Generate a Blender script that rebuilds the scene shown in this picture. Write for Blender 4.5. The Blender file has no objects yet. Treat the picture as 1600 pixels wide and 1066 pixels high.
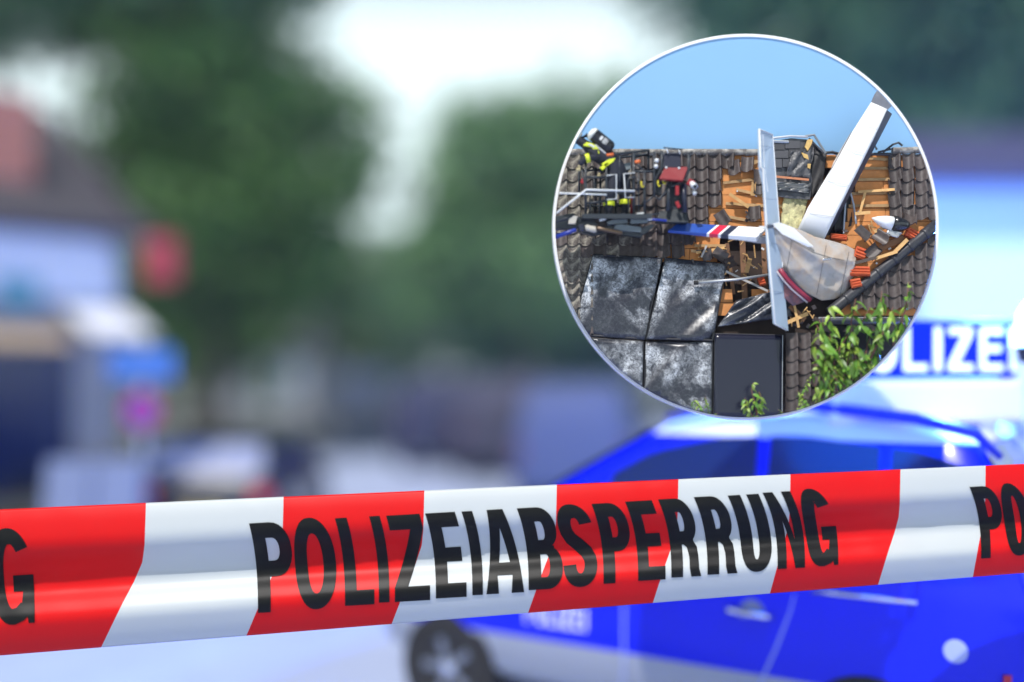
import bpy, bmesh, math, random
from mathutils import Vector, Matrix, Euler
random.seed(7)
R = math.radians
sc = bpy.context.scene
col = sc.collection

# ------------------------------------------------------------------ camera, sky, sun, exposure
EYE = 2.4                     # camera height
F = 1700.0                    # focal length in photo pixels (photo 1600 wide)
HOR = 560.0                   # horizon row
cam_d = bpy.data.cameras.new('camera'); cam = bpy.data.objects.new('camera', cam_d); col.objects.link(cam)
cam.location = (0, 0, EYE); cam.rotation_euler = (R(90), 0, 0)
cam_d.sensor_width = 36; cam_d.lens = 36 * F / 1600
cam_d.shift_y = (HOR - 533) / 1600
cam_d.clip_start = 0.05; cam_d.clip_end = 2000
cam_d.dof.use_dof = True
cam_d.dof.focus_distance = 5.05
cam_d.dof.aperture_fstop = 0.136
sc.camera = cam

SUN_EL, SUN_AZ = R(59), R(24)          # azimuth: degrees to the left of straight behind the camera
to_sun = Vector((-math.sin(SUN_AZ) * math.cos(SUN_EL), -math.cos(SUN_AZ) * math.cos(SUN_EL), math.sin(SUN_EL)))
sd = bpy.data.lights.new('sun', 'SUN'); so = bpy.data.objects.new('sun', sd); col.objects.link(so)
sd.energy = 4.8; sd.angle = R(0.5); sd.color = (1.0, 0.97, 0.93)
so.rotation_euler = to_sun.to_track_quat('Z', 'Y').to_euler()
so.location = (-4, -8, 14)

w = bpy.data.worlds.new('World'); sc.world = w; w.use_nodes = True
nt = w.node_tree; nt.nodes.clear()
out = nt.nodes.new('ShaderNodeOutputWorld')
bg = nt.nodes.new('ShaderNodeBackground'); bg.inputs[1].default_value = 0.05
sky = nt.nodes.new('ShaderNodeTexSky'); sky.sky_type = 'NISHITA'; sky.sun_disc = False
sky.sun_elevation = SUN_EL; sky.sun_rotation = R(180) + SUN_AZ
sky.air_density = 1.0; sky.dust_density = 0.6; sky.ozone_density = 2.0
nt.links.new(sky.outputs[0], bg.inputs[0])
# bright hazy horizon all round and scattered summer clouds over the blue
tc = nt.nodes.new('ShaderNodeTexCoord')
mp = nt.nodes.new('ShaderNodeMapping'); mp.inputs['Location'].default_value = (0.35, 0.1, 0.2); mp.inputs['Scale'].default_value = (1.1, 1.1, 2.0)
no = nt.nodes.new('ShaderNodeTexNoise'); no.inputs['Scale'].default_value = 1.6; no.inputs['Detail'].default_value = 6
rp = nt.nodes.new('ShaderNodeValToRGB'); rp.color_ramp.elements[0].position = 0.60; rp.color_ramp.elements[1].position = 0.80
sz = nt.nodes.new('ShaderNodeSeparateXYZ')
hz = nt.nodes.new('ShaderNodeMapRange'); hz.inputs['From Min'].default_value = 0.27; hz.inputs['From Max'].default_value = 0.38
hz.inputs['To Min'].default_value = 1; hz.inputs['To Max'].default_value = 0; hz.interpolation_type = 'SMOOTHSTEP'
mxm = nt.nodes.new('ShaderNodeMath'); mxm.operation = 'MAXIMUM'
bg2 = nt.nodes.new('ShaderNodeBackground'); bg2.inputs[0].default_value = (0.82, 0.97, 1.0, 1); bg2.inputs[1].default_value = 1.4
mx = nt.nodes.new('ShaderNodeMixShader')
nt.links.new(tc.outputs['Generated'], mp.inputs[0]); nt.links.new(mp.outputs[0], no.inputs['Vector'])
nt.links.new(tc.outputs['Generated'], sz.inputs[0]); nt.links.new(sz.outputs['Z'], hz.inputs['Value'])
nt.links.new(no.outputs['Fac'], rp.inputs[0]); nt.links.new(rp.outputs[0], mxm.inputs[0]); nt.links.new(hz.outputs[0], mxm.inputs[1]); nt.links.new(mxm.outputs[0], mx.inputs[0])
nt.links.new(bg.outputs[0], mx.inputs[1]); nt.links.new(bg2.outputs[0], mx.inputs[2]); nt.links.new(mx.outputs[0], out.inputs[0])

sc.view_settings.view_transform = 'Standard'; sc.view_settings.look = 'None'
sc.view_settings.gamma = 1; sc.view_settings.use_curve_mapping = False
sc.view_settings.exposure = 0.0
sc.cycles.max_bounces = 6; sc.cycles.use_denoising = True

# ------------------------------------------------------------------ helpers
def at(x, y, Y):
    """the point at distance Y seen at photo pixel x, y"""
    return Vector(((x - 800) / F * Y, Y, EYE + (HOR - y) / F * Y))

MATS = {}
def mat(name, c, rough=0.6, metal=0.0, var=0.0, vscale=8.0, rnd=0.0, bump=0.0, bscale=40.0, emit=None, estr=0.0, coat=0.0, spec=0.5, island=0.0, c2=None, trans=0.0):
    if name in MATS: return MATS[name]
    m = bpy.data.materials.new(name); m.use_nodes = True
    n = m.node_tree; b = n.nodes['Principled BSDF']; L = n.links.new
    b.inputs['Base Color'].default_value = (*c, 1); b.inputs['Roughness'].default_value = rough
    b.inputs['Metallic'].default_value = metal; b.inputs['Coat Weight'].default_value = coat
    b.inputs['Specular IOR Level'].default_value = spec
    if trans: b.inputs['Transmission Weight'].default_value = trans
    if emit:
        b.inputs['Emission Color'].default_value = (*emit, 1); b.inputs['Emission Strength'].default_value = estr
    if var or rnd or island or c2:
        t = n.nodes.new('ShaderNodeTexCoord')
        nz = n.nodes.new('ShaderNodeTexNoise'); nz.inputs['Scale'].default_value = vscale; nz.inputs['Detail'].default_value = 6; nz.inputs['Roughness'].default_value = 0.65
        L(t.outputs['Object'], nz.inputs['Vector'])
        cur = None
        if c2:
            rr = n.nodes.new('ShaderNodeValToRGB'); rr.color_ramp.elements[0].position = 0.42; rr.color_ramp.elements[1].position = 0.62
            L(nz.outputs['Fac'], rr.inputs[0])
            mxc = n.nodes.new('ShaderNodeMix'); mxc.data_type = 'RGBA'
            mxc.inputs['A'].default_value = (*c, 1); mxc.inputs['B'].default_value = (*c2, 1)
            L(rr.outputs[0], mxc.inputs['Factor']); cur = mxc.outputs['Result']
        hs = n.nodes.new('ShaderNodeHueSaturation'); hs.inputs['Color'].default_value = (*c, 1)
        if cur: L(cur, hs.inputs['Color'])
        # value = 1 + var*(noise-.5)*2 + rnd*(rand-.5)*2
        val = n.nodes.new('ShaderNodeMapRange'); val.inputs['From Min'].default_value = 0.25; val.inputs['From Max'].default_value = 0.75
        val.inputs['To Min'].default_value = 1 - var; val.inputs['To Max'].default_value = 1 + var
        L(nz.outputs['Fac'], val.inputs['Value']); vo = val.outputs[0]
        if rnd or island:
            if island:
                g = n.nodes.new('ShaderNodeNewGeometry'); ro = g.outputs['Random Per Island']; amt = island
            else:
                oi = n.nodes.new('ShaderNodeObjectInfo'); ro = oi.outputs['Random']; amt = rnd
            mr = n.nodes.new('ShaderNodeMapRange'); mr.inputs['To Min'].default_value = 1 - amt; mr.inputs['To Max'].default_value = 1 + amt
            L(ro, mr.inputs['Value'])
            mm = n.nodes.new('ShaderNodeMath'); mm.operation = 'MULTIPLY'; L(vo, mm.inputs[0]); L(mr.outputs[0], mm.inputs[1]); vo = mm.outputs[0]
        L(vo, hs.inputs['Value']); L(hs.outputs[0], b.inputs['Base Color'])
    if bump:
        t2 = n.nodes.new('ShaderNodeTexCoord'); nb = n.nodes.new('ShaderNodeTexNoise'); nb.inputs['Scale'].default_value = bscale; nb.inputs['Detail'].default_value = 5
        bp = n.nodes.new('ShaderNodeBump'); bp.inputs['Strength'].default_value = bump; bp.inputs['Distance'].default_value = 0.01
        L(t2.outputs['Object'], nb.inputs['Vector']); L(nb.outputs['Fac'], bp.inputs['Height']); L(bp.outputs[0], b.inputs['Normal'])
    MATS[name] = m
    return m

OFF = {}
class MB:
    def __init__(s): s.v = []; s.f = []; s.m = []
    def vert(s, p): s.v.append(Vector(p)); return len(s.v) - 1
    def face(s, ids, m=0): s.f.append(tuple(ids)); s.m.append(m)
    def poly(s, pts, m=0): s.face([s.vert(p) for p in pts], m)
    def box(s, c, size, rot=None, m=0):
        c = Vector(c); hx, hy, hz = [d / 2 for d in size]
        M = rot if rot is not None else Matrix.Identity(3)
        b = len(s.v)
        for dz in (-hz, hz):
            for dx, dy in ((-hx, -hy), (hx, -hy), (hx, hy), (-hx, hy)): s.v.append(c + M @ Vector((dx, dy, dz)))
        for q in ((3, 2, 1, 0), (4, 5, 6, 7), (0, 1, 5, 4), (1, 2, 6, 5), (2, 3, 7, 6), (3, 0, 4, 7)): s.face([b + i for i in q], m)
    def slab(s, front, back, m=0, mside=None):
        """closed slab between two polygons of equal count"""
        n = len(front); b = len(s.v); s.v += [Vector(p) for p in front] + [Vector(p) for p in back]
        s.face(range(b, b + n), m); s.face([b + n + i for i in reversed(range(n))], m)
        for i in range(n):
            j = (i + 1) % n
            s.face((b + j, b + i, b + n + i, b + n + j), m if mside is None else mside)
    def rings(s, rs, m=0, caps=True, closed=True):
        n = len(rs[0]); base = len(s.v)
        for r in rs: s.v += [Vector(p) for p in r]
        for k in range(len(rs) - 1):
            for i in range(n if closed else n - 1):
                j = (i + 1) % n
                s.face((base + k * n + i, base + k * n + j, base + (k + 1) * n + j, base + (k + 1) * n + i), m)
        if caps and closed:
            s.face([base + i for i in reversed(range(n))], m)
            s.face([base + (len(rs) - 1) * n + i for i in range(n)], m)
    def tube(s, path, r, n=8, m=0):
        path = [Vector(p) for p in path]; rr = r if isinstance(r, (list, tuple)) else [r] * len(path)
        rs = []; up = None
        for i, p in enumerate(path):
            d = (path[min(i + 1, len(path) - 1)] - path[max(i - 1, 0)]).normalized()
            if up is None:
                up = Vector((0, 0, 1)) if abs(d.z) < 0.9 else Vector((0, 1, 0))
            a = d.cross(up).normalized(); b = a.cross(d).normalized(); up = b
            rs.append([p + (a * math.cos(2 * math.pi * k / n) + b * math.sin(2 * math.pi * k / n)) * rr[i] for k in range(n)])
        s.rings(rs, m)
    def lathe(s, a, b, prof, n=16, m=0):
        """prof: (t along a->b, radius)"""
        a, b = Vector(a), Vector(b); d = (b - a).normalized()
        up = Vector((0, 0, 1)) if abs(d.z) < 0.9 else Vector((0, 1, 0))
        u = d.cross(up).normalized(); v = u.cross(d)
        s.rings([[a.lerp(b, t) + (u * math.cos(2 * math.pi * k / n) + v * math.sin(2 * math.pi * k / n)) * r for k in range(n)] for t, r in prof], m)
    def build(s, name, mats, parent=None, smooth=False, bevel=0.0, off=None):
        if off is None: off = OFF.get(parent.name, Vector()) if parent else Vector()
        me = bpy.data.meshes.new(name)
        me.from_pydata([tuple(p - off) for p in s.v], [], s.f)
        for m in (mats if isinstance(mats, (list, tuple)) else [mats]): me.materials.append(m)
        for p, k in zip(me.polygons, s.m): p.material_index = k; p.use_smooth = smooth
        bm = bmesh.new(); bm.from_mesh(me)
        bmesh.ops.recalc_face_normals(bm, faces=bm.faces[:])
        if bevel: bmesh.ops.bevel(bm, geom=bm.edges[:], offset=bevel, segments=2, affect='EDGES', profile=0.6)
        bm.to_mesh(me); bm.free()
        o = bpy.data.objects.new(name, me); col.objects.link(o)
        if parent: o.parent = parent
        OFF[o.name] = off
        return o

def tag(o, label=None, cat=None, group=None, kind=None):
    if label: o['label'] = label
    if cat: o['category'] = cat
    if group: o['group'] = group
    if kind: o['kind'] = kind
    return o
def thing(name, loc, label, cat, group=None, rz=0.0, world=False):
    o = bpy.data.objects.new(name, None); col.objects.link(o); o.location = loc; o.rotation_euler.z = rz
    o.empty_display_size = 0.2
    OFF[o.name] = Vector(loc) if world else Vector()
    return tag(o, label, cat, group)
def solo(o, label, cat, group=None):
    return tag(o, label, cat, group)

def smooth_keys(keys):
    def f(t):
        if t <= keys[0][0]: return keys[0][1]
        for (a, va), (b, vb) in zip(keys, keys[1:]):
            if t <= b:
                q = (t - a) / (b - a); q = q * q * (3 - 2 * q); return va + (vb - va) * q
        return keys[-1][1]
    return f
def lin(keys):
    def f(t):
        if t <= keys[0][0]: return keys[0][1]
        for (a, va), (b, vb) in zip(keys, keys[1:]):
            if t <= b: return va + (vb - va) * (t - a) / (b - a)
        return keys[-1][1]
    return f

# ------------------------------------------------------------------ block lettering (unit box, y down)
def arc(cx, cy, rx, ry, a0, a1, n=14, e=2.25):
    pts = []
    for i in range(n + 1):
        a = R(a0 + (a1 - a0) * i / n); c, s_ = math.cos(a), math.sin(a)
        pts.append((cx + rx * math.copysign(abs(c) ** (2 / e), c), cy + ry * math.copysign(abs(s_) ** (2 / e), s_)))
    return pts
def stroke(center, sx, sy, asp):
    """outline of a thick line; asp = width/height of the letter box"""
    L_, R_ = [], []
    for i, p in enumerate(center):
        a, b = center[max(i - 1, 0)], center[min(i + 1, len(center) - 1)]
        dx, dy = (b[0] - a[0]) * asp, b[1] - a[1]; d = math.hypot(dx, dy); nx, ny = -dy / d, dx / d
        L_.append((p[0] + nx * sx / 2, p[1] + ny * sy / 2)); R_.append((p[0] - nx * sx / 2, p[1] - ny * sy / 2))
    return L_ + R_[::-1]
def glyph(ch, sx, sy, asp=0.42):
    """list of layers; a layer is a list of contours (outer, holes)"""
    if ch == 'I': return [[[(0, 0), (1, 0), (1, 1), (0, 1)]]]
    if ch == 'L': return [[[(0, 0), (sx, 0), (sx, 1 - sy), (1, 1 - sy), (1, 1), (0, 1)]]]
    if ch == 'E': return [[[(0, 0), (.97, 0), (.97, sy), (sx, sy), (sx, .41), (.9, .41), (.9, .41 + sy * .95), (sx, .41 + sy * .95), (sx, 1 - sy), (1, 1 - sy), (1, 1), (0, 1)]]]
    if ch == 'Z': return [[[(.02, 0), (.97, 0), (.97, sy * .95), (.38, 1 - sy), (1, 1 - sy), (1, 1), (0, 1), (0, 1 - sy * .95), (.6, sy), (.02, sy)]]]
    if ch == 'N':
        sx *= .84
        return [[[(0, 0), (sx * 1.05, 0), (1 - sx, .62), (1 - sx, 0), (1, 0), (1, 1), (1 - sx * 1.05, 1), (sx, .38), (sx, 1), (0, 1)]]]
    if ch == 'A': return [[[(.5 - sx * .62, 0), (.5 + sx * .62, 0), (1, 1), (1 - sx * .98, 1), (.70, .78), (.30, .78), (sx * .98, 1), (0, 1)],
                           [(.5, .22), (.355, .63), (.645, .63)]]]
    if ch == 'O': return [[arc(.5, .5, .5, .515, 0, 360, 40)[:-1], arc(.5, .5, .5 - sx * .98, .5 - sy * .95, 0, 360, 40)[:-1]]]
    if ch == 'P':
        o = [(0, 0)] + arc(.52, .30, .48, .30, -90, 90) + [(sx, .60), (sx, 1), (0, 1)]
        h = [(sx, sy)] + arc(.50, .30, .5 - sx * .95, .30 - sy, -90, 90) + [(sx, .60 - sy)]
        return [[o, h]]
    if ch == 'R':
        o = [(0, 0)] + arc(.54, .285, .43, .285, -90, 55) + [(.80, .545), (.90, .62), (.93, .74), (.95, .9), (1.02, 1), (.68, 1), (.63, .9), (.62, .74), (.56, .62), (.46, .585), (sx, .585), (sx, 1), (0, 1)]
        h = [(sx, sy)] + arc(.50, .295, .47 - sx * .95, .295 - sy, -90, 90) + [(sx, .59 - sy)]
        return [[o, h]]
    if ch == 'B':
        o = [(0, 0)] + arc(.52, .25, .42, .25, -90, 60) + [(.80, .475)] + arc(.54, .735, .46, .265, -60, 90) + [(0, 1)]
        h1 = [(sx, sy)] + arc(.50, .285, .44 - sx * .95, .285 - sy, -90, 90) + [(sx, .57 - sy)]
        h2 = [(sx, .57)] + arc(.52, .71, .48 - sx, .14, -90, 90) + [(sx, .85)]
        return [[o, h1, h2]]
    if ch == 'U':
        o = [(0, 0), (sx, 0), (sx, .62)] + arc(.5, .66, .5 - sx, .345 - sy * .9, 180, 0, 16)[0:] + [(1 - sx, .62), (1 - sx, 0), (1, 0), (1, .62)] + arc(.5, .64, .5, .375, 0, 180, 20) + [(0, .62)]
        return [[o]]
    if ch == 'S':
        hx, hy = .5 - sx / 2, .245
        c = arc(.5, .27, hx, .195, -8, -90, 10) + arc(.5, .27, hx, .195, -90, -180, 10)[1:] + [(.5 - hx + .02, .33), (.30, .41), (.5, .49), (.70, .58), (.5 + hx - .02, .66)]
        c += arc(.5, .725, hx, .205, 0, 90, 10) + arc(.5, .725, hx, .205, 90, 178, 10)[1:]
        return [[stroke(c, sx, sy, asp)]]
    if ch == 'G':
        c = arc(.5, .5, .5 - sx / 2, .5 - sy / 2 + .012, -38, -90, 10) + arc(.5, .5, .5 - sx / 2, .5 - sy / 2 + .012, -90, -270, 26)[1:] + [(.66, .90), (.80, .83)]
        bar = [(.52, .49), (1, .49), (1, 1), (.86, 1), (.80, .86), (.70, .80), (.74, .66), (.52, .66)]
        return [[stroke(c, sx, sy, asp)], [bar]]
def glyph_mesh(ch, sx, sy, asp=0.42, cut=None, layer=0.0005):
    """flat tessellated letter as (verts (u, v, lift), faces); cut = rows to slice at"""
    V, Fc = [], []
    for k, contours in enumerate(glyph(ch, sx, sy, asp)):
        cu = bpy.data.curves.new('tmp', 'CURVE'); cu.dimensions = '2D'; cu.fill_mode = 'BOTH'
        for pts in contours:
            sp = cu.splines.new('POLY'); sp.points.add(len(pts) - 1); sp.use_cyclic_u = True
            for q, (x, y) in zip(sp.points, pts): q.co = (x, y, 0, 1)
        ob = bpy.data.objects.new('tmp', cu); col.objects.link(ob)
        me = bpy.data.meshes.new_from_object(ob.evaluated_get(bpy.context.evaluated_depsgraph_get()))
        bpy.data.objects.remove(ob); bpy.data.curves.remove(cu)
        bm = bmesh.new(); bm.from_mesh(me); bpy.data.meshes.remove(me)
        bmesh.ops.remove_doubles(bm, verts=bm.verts[:], dist=1e-5)
        if cut:
            for i in range(1, cut):
                bmesh.ops.bisect_plane(bm, geom=bm.verts[:] + bm.edges[:] + bm.faces[:], plane_co=(0, (i + .17) / cut, 0), plane_no=(0, 1, 0))
            for i in range(1, 8):
                bmesh.ops.bisect_plane(bm, geom=bm.verts[:] + bm.edges[:] + bm.faces[:], plane_co=(i / 8 + .0137, 0, 0), plane_no=(1, 0, 0))
        bmesh.ops.remove_doubles(bm, verts=bm.verts[:], dist=2e-4); bmesh.ops.dissolve_degenerate(bm, edges=bm.edges[:], dist=1e-5)
        bm.verts.index_update(); b = len(V)
        V += [(v.co.x, v.co.y, k * layer) for v in bm.verts]; Fc += [tuple(b + v.index for v in f.verts) for f in bm.faces]
        bm.free()
    return V, Fc

# ------------------------------------------------------------------ materials
M_PAVE = mat('paving', (.36, .42, .60), .8, var=.08, vscale=1.5, bump=.2, bscale=30)
M_ASPH = mat('asphalt', (.10, .11, .14), .85, var=.15, vscale=3)
M_KERB = mat('kerb_stone', (.34, .35, .40), .8, var=.1)
M_BARK = mat('bark', (.06, .045, .035), .9, var=.3, vscale=6, bump=.6, bscale=12)
M_LEAF1 = mat('leaf_green', (.08, .19, .04), .6, island=.55, var=.1)
M_LEAF2 = mat('leaf_teal', (.065, .17, .08), .6, island=.55, var=.1)
M_LEAF3 = mat('leaf_light', (.14, .29, .10), .6, island=.45, var=.1)
M_WHITEP = mat('white_paint', (.82, .82, .82), .5)
M_DARKGLASS = mat('dark_glass', (.008, .02, .085), .12, spec=.6)
M_CHROME = mat('chrome', (.75, .77, .8), .15, metal=1)
M_RUBBER = mat('rubber', (.015, .015, .017), .8)
M_STEEL = mat('galvanised_steel', (.42, .44, .46), .45, metal=.6)

# ------------------------------------------------------------------ ground, road, kerbs
def sheet(name, pts, z, m):
    b = MB(); b.poly([(x, y, z) for x, y in pts]); o = b.build(name, m); tag(o, kind='structure'); return o
sheet('ground', [(-69, -14), (69, -14), (69, 134), (-69, 134)], 0, mat('ground_earth', (.12, .13, .12), .9, var=.2, vscale=.3))
sheet('street', [(-4.466, -13), (7.5, -13), (7.5, 133), (-4.466, 133)], .004, M_PAVE)
def pave_block(name, x0, x1, y0, y1):
    b = MB(); b.box(((x0 + x1) / 2, (y0 + y1) / 2, .06), (x1 - x0, y1 - y0, .13)); o = b.build(name, mat('pavement_slab', (.30, .31, .36), .85, var=.12, vscale=2), bevel=.01); tag(o, kind='structure'); return o
pv = pave_block('pavement', -6.4, -4.6, 4, 40)
b = MB()
for k in range(30): b.box((-4.53, 4.6 + k * 1.2, .07), (.13, 1.185, .14))
o = b.build('kerb', M_KERB); tag(o, kind='structure')

# ------------------------------------------------------------------ trees
def tree(base, h, crown, nclump, per, leaf, m, label, name='broadleaf_tree', tr=.22, seed=0):
    """crown: list of (centre offset, radii) lobes the leaf clumps are scattered in"""
    rnd = random.Random(seed)
    t = thing(name, base, label, 'tree', 'trees along the street')
    tb = MB()
    top = Vector((rnd.uniform(-.3, .3), rnd.uniform(-.3, .3), h * .62))
    tb.tube([(0, 0, -.05), (0.02, 0, .4), (.08, .05, h * .25), (.02, .1, h * .45), top], [tr * 1.5, tr * 1.05, tr * .9, tr * .7, tr * .4], 10)
    trunk = tb.build('trunk', M_BARK, t, smooth=True)
    for c, r in crown:
        lb = MB(); c = Vector(c); s0 = Vector((0.04, .07, h * rnd.uniform(.26, .45)))
        mid = s0.lerp(c, .5) + Vector((rnd.uniform(-.3, .3), rnd.uniform(-.3, .3), -.15))
        lb.tube([s0, mid, c], [tr * .5, tr * .34, tr * .12], 7)
        lb.build('limb', M_BARK, t, smooth=True)
    cb = MB(); tot = sum(r[0] * r[1] * r[2] for _, r in crown)
    for c, r in crown:
        for _ in range(int(nclump * r[0] * r[1] * r[2] / tot)):
            d = Vector((rnd.gauss(0, 1), rnd.gauss(0, 1), rnd.gauss(0, 1))).normalized() * (rnd.uniform(.45, 1.08))
            p = Vector(c) + Vector((d.x * r[0], d.y * r[1], d.z * r[2]))
            cs = rnd.uniform(.25, .55) * leaf * 2.2
            for _ in range(per):
                q = p + Vector((rnd.gauss(0, cs), rnd.gauss(0, cs), rnd.gauss(0, cs * .7)))
                e = Euler((rnd.uniform(-1.2, 1.2), rnd.uniform(-1.2, 1.2), rnd.uniform(0, 6.3))).to_matrix()
                s_ = leaf * rnd.uniform(.6, 1.25)
                cb.poly([q + e @ Vector((-s_ * .5, 0, 0)), q + e @ Vector((0, -s_ * .28, 0.04 * s_)), q + e @ Vector((s_ * .5, 0, 0)), q + e @ Vector((0, s_ * .28, .04 * s_))])
    cb.build('crown', m, t)
    return t

def crown_of(lobes, k): return [(tuple(v * k for v in c), tuple(v * k for v in r)) for c, r in lobes]
tree((-7.1, 26, 0), 12.5, crown_of([((-.5, 0, 7.0), (1.8, 1.9, 2.4)), ((1.2, -.3, 5.0), (1.7, 1.7, 1.7)), ((-.8, .2, 4.3), (1.6, 1.6, 1.9)), ((.2, 0, 9.0), (2.2, 1.8, 1.8)), ((.2, 0, 3.6), (1.9, 1.5, 1.4)), ((1.3, 0, 3.1), (1.3, 1.2, 1.0)), ((0, .4, 5.9), (2.0, 1.6, 1.6))], 1.42),
     900, 26, .37, M_LEAF1, 'tall dark green street tree nearest the white shopfront', seed=3)
tree((.35, 38, 0), 11.5, crown_of([((-.6, 0, 6.1), (1.8, 1.8, 2.0)), ((1.1, .2, 6.5), (2.0, 1.8, 2.0)), ((2.6, 0, 4.9), (1.9, 1.6, 1.8)), ((-1.4, 0, 4.1), (1.6, 1.6, 1.6)), ((.5, -.3, 3.7), (2.0, 1.6, 1.7)), ((2.4, 0, 6.9), (1.6, 1.4, 1.5))], 1.46),
     820, 26, .44, M_LEAF3, 'rounded mid green tree in the middle of the street end', seed=5)
tree((7.2, 21.5, 0), 11, [((-1.6, 0, 8.7), (2.3, 2.0, 2.0)), ((1.3, .3, 8.4), (2.4, 2.0, 2.1)), ((-.2, 0, 10.4), (2.8, 2.0, 1.8)), ((3.2, 0, 7.6), (2.0, 1.7, 1.7)), ((-3.4, 0, 10.4), (1.6, 1.5, 1.5)), ((-.6, .4, 7.3), (2.0, 1.5, 1.4)), ((3.0, 0, 10.2), (2.2, 1.8, 1.7))],
     1000, 26, .31, M_LEAF2, 'spreading dark tree overhanging the round display board', seed=8)
tree((-10.2, 25, 0), 13, [((.6, 0, 11.5), (3.0, 2.0, 1.7)), ((-1.4, .3, 10.6), (2.2, 2.0, 1.5)), ((2.8, 0, 12.4), (2.4, 1.8, 1.6)), ((-2.6, 0, 12.2), (2.2, 1.8, 1.7)), ((4.2, 0, 11.2), (1.8, 1.6, 1.4))],
     520, 24, .34, M_LEAF2, 'bluish green tree rising behind the shop roof', seed=11)
for px, Y, sc_, m_, lb, sd_ in ((300, 38, 1.0, M_LEAF1, 'dark tree further down the street behind the parked car', 13), (850, 40, 1.05, M_LEAF2, 'dark tree furthest off behind the dark parked vans', 17), (560, 58, 1.1, M_LEAF1, 'far tree closing the end of the bright street', 19),
                               (705, 52, 1.15, M_LEAF2, 'far tree just right of the street end', 23), (1010, 44, 1.1, M_LEAF1, 'far tree behind the added dull blue van', 29), (430, 62, 1.1, M_LEAF2, 'far tree behind the low grey lilac house', 31), (1190, 36, 1.0, M_LEAF2, 'far tree hidden mostly behind the round board', 37)):
    p = at(px, 0, Y)
    tree((p.x, p.y, 0), 9 * sc_, [((0, 0, 6.6 * sc_), (2.7, 2.2, 2.3)), ((-1.9, 0, 4.5 * sc_), (2.3, 2, 2.0)), ((1.9, 0, 4.6 * sc_), (2.4, 2, 2.0)), ((0, 0, 3.0 * sc_), (2.7, 1.8, 1.5)), ((-1.6, 0, 2.4), (1.6, 1.4, 1.2)), ((1.8, 0, 2.3), (1.6, 1.4, 1.2))],
         480, 22, .4, m_, lb, seed=sd_)

# ------------------------------------------------------------------ shop building on the left
X0 = -6.25
sh = thing('shop_building', (-8.8, 13.8, 0), 'white rendered shop with dark pitched roof and red brick coloured gable on the left', 'building', rz=R(-40))
cream = mat('render_white', (.40, .37, .34), .8, var=.06, vscale=2)
dk = mat('shopfront_dark', (.03, .03, .04), .4)
b = MB(); b.box((-3, 0, 2.3), (6, 8.4, 4.6)); b.build('wall', cream, sh)
b = MB()
b.slab([(.55, -4.8, 4.35), (.55, 4.5, 4.35), (-3, 4.5, 6.3), (-3, -4.8, 6.3)], [(.5, -4.8, 4.2), (.5, 4.5, 4.2), (-3, 4.5, 6.8), (-3, -4.8, 6.8)])
b.slab([(-6.6, -4.8, 4.35), (-6.6, 4.5, 4.35), (-3, 4.5, 6.3), (-3, -4.8, 6.3)], [(-6.5, -4.8, 4.2), (-6.5, 4.5, 4.2), (-3, 4.5, 6.8), (-3, -4.8, 6.8)])
rf = b.build('roof', mat('roof_slate', (.06, .055, .065), .7, var=.2), sh)
b = MB(); b.box((-1.6, 1.5, 6.4), (.7, .7, 1.5)); b.build('chimney', mat('brick_red', (.50, .20, .15), .8, var=.2, vscale=12), rf)
b = MB(); b.box((-1.1, 2.7, 5.6), (.8, .9, 1.6)); b.build('dormer', mat('brick_red', (.50, .20, .15)), rf)
b = MB(); b.box((.06, 0.6, 3.75), (.10, 6.9, .95)); b.build('fascia_board', mat('fascia_white', (.80, .80, .80), .5), sh)
b = MB(); b.box((.14, 2.5, 3.35), (.05, .6, .4)); b.build('teal_sign', mat('teal', (.10, .36, .38), .5), sh)
for k, (y0, wd) in enumerate(((-2.9, 1.5), (-1.1, 1.6), (.8, 1.5), (2.6, 1.5))):
    b = MB(); b.box((.03, y0, 1.5), (.08, wd, 2.3)); fr = b.build('shop_window', dk, sh)
    b = MB(); b.box((.08, y0, 1.5), (.03, wd - .16, 2.1)); b.build('pane', M_DARKGLASS, fr)
b = MB(); b.slab([(.08, -1.2, 2.9), (.08, 3.0, 2.9), (.8, 3.0, 2.6), (.8, -1.2, 2.6)], [(.08, -1.2, 2.86), (.08, 3.0, 2.86), (.8, 3.0, 2.56), (.8, -1.2, 2.56)])
b.build('awning', mat('awning_tan', (.40, .30, .19), .8), sh)

for y0 in (2.2, 3.5):
    b = MB(); b.box((.03, y0, 4.32), (.08, .7, .18)); b.build('vent_grille', dk, sh)
b = MB(); b.tube([(.08, 4.12, .05), (.08, 4.12, 4.3)], .05, 8); b.build('downpipe', M_STEEL, sh, smooth=True)
b = MB(); b.slab([(.12, 3.1, 3.25), (.12, 4.1, 3.25), (1.1, 4.1, 2.75), (1.1, 3.1, 2.75)], [(.12, 3.1, 3.2), (.12, 4.1, 3.2), (1.1, 4.1, 2.70), (1.1, 3.1, 2.70)]); b.build('awning', mat('awning_white', (.75, .75, .75), .7), sh)
sg = thing('projecting_sign', (-5.55, 16.6, 3.35), 'red square sign projecting from the far corner of the white shop', 'sign')
b = MB(); b.box((.2, 0, .55), (.5, .14, .7)); b.build('sign_box', mat('sign_red', (.34, .025, .05), .4), sg, bevel=.02)
b = MB(); b.tube([(-1.06, 0, .8), (-.1, 0, .8)], .025); b.build('bracket', M_STEEL, sg)

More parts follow.
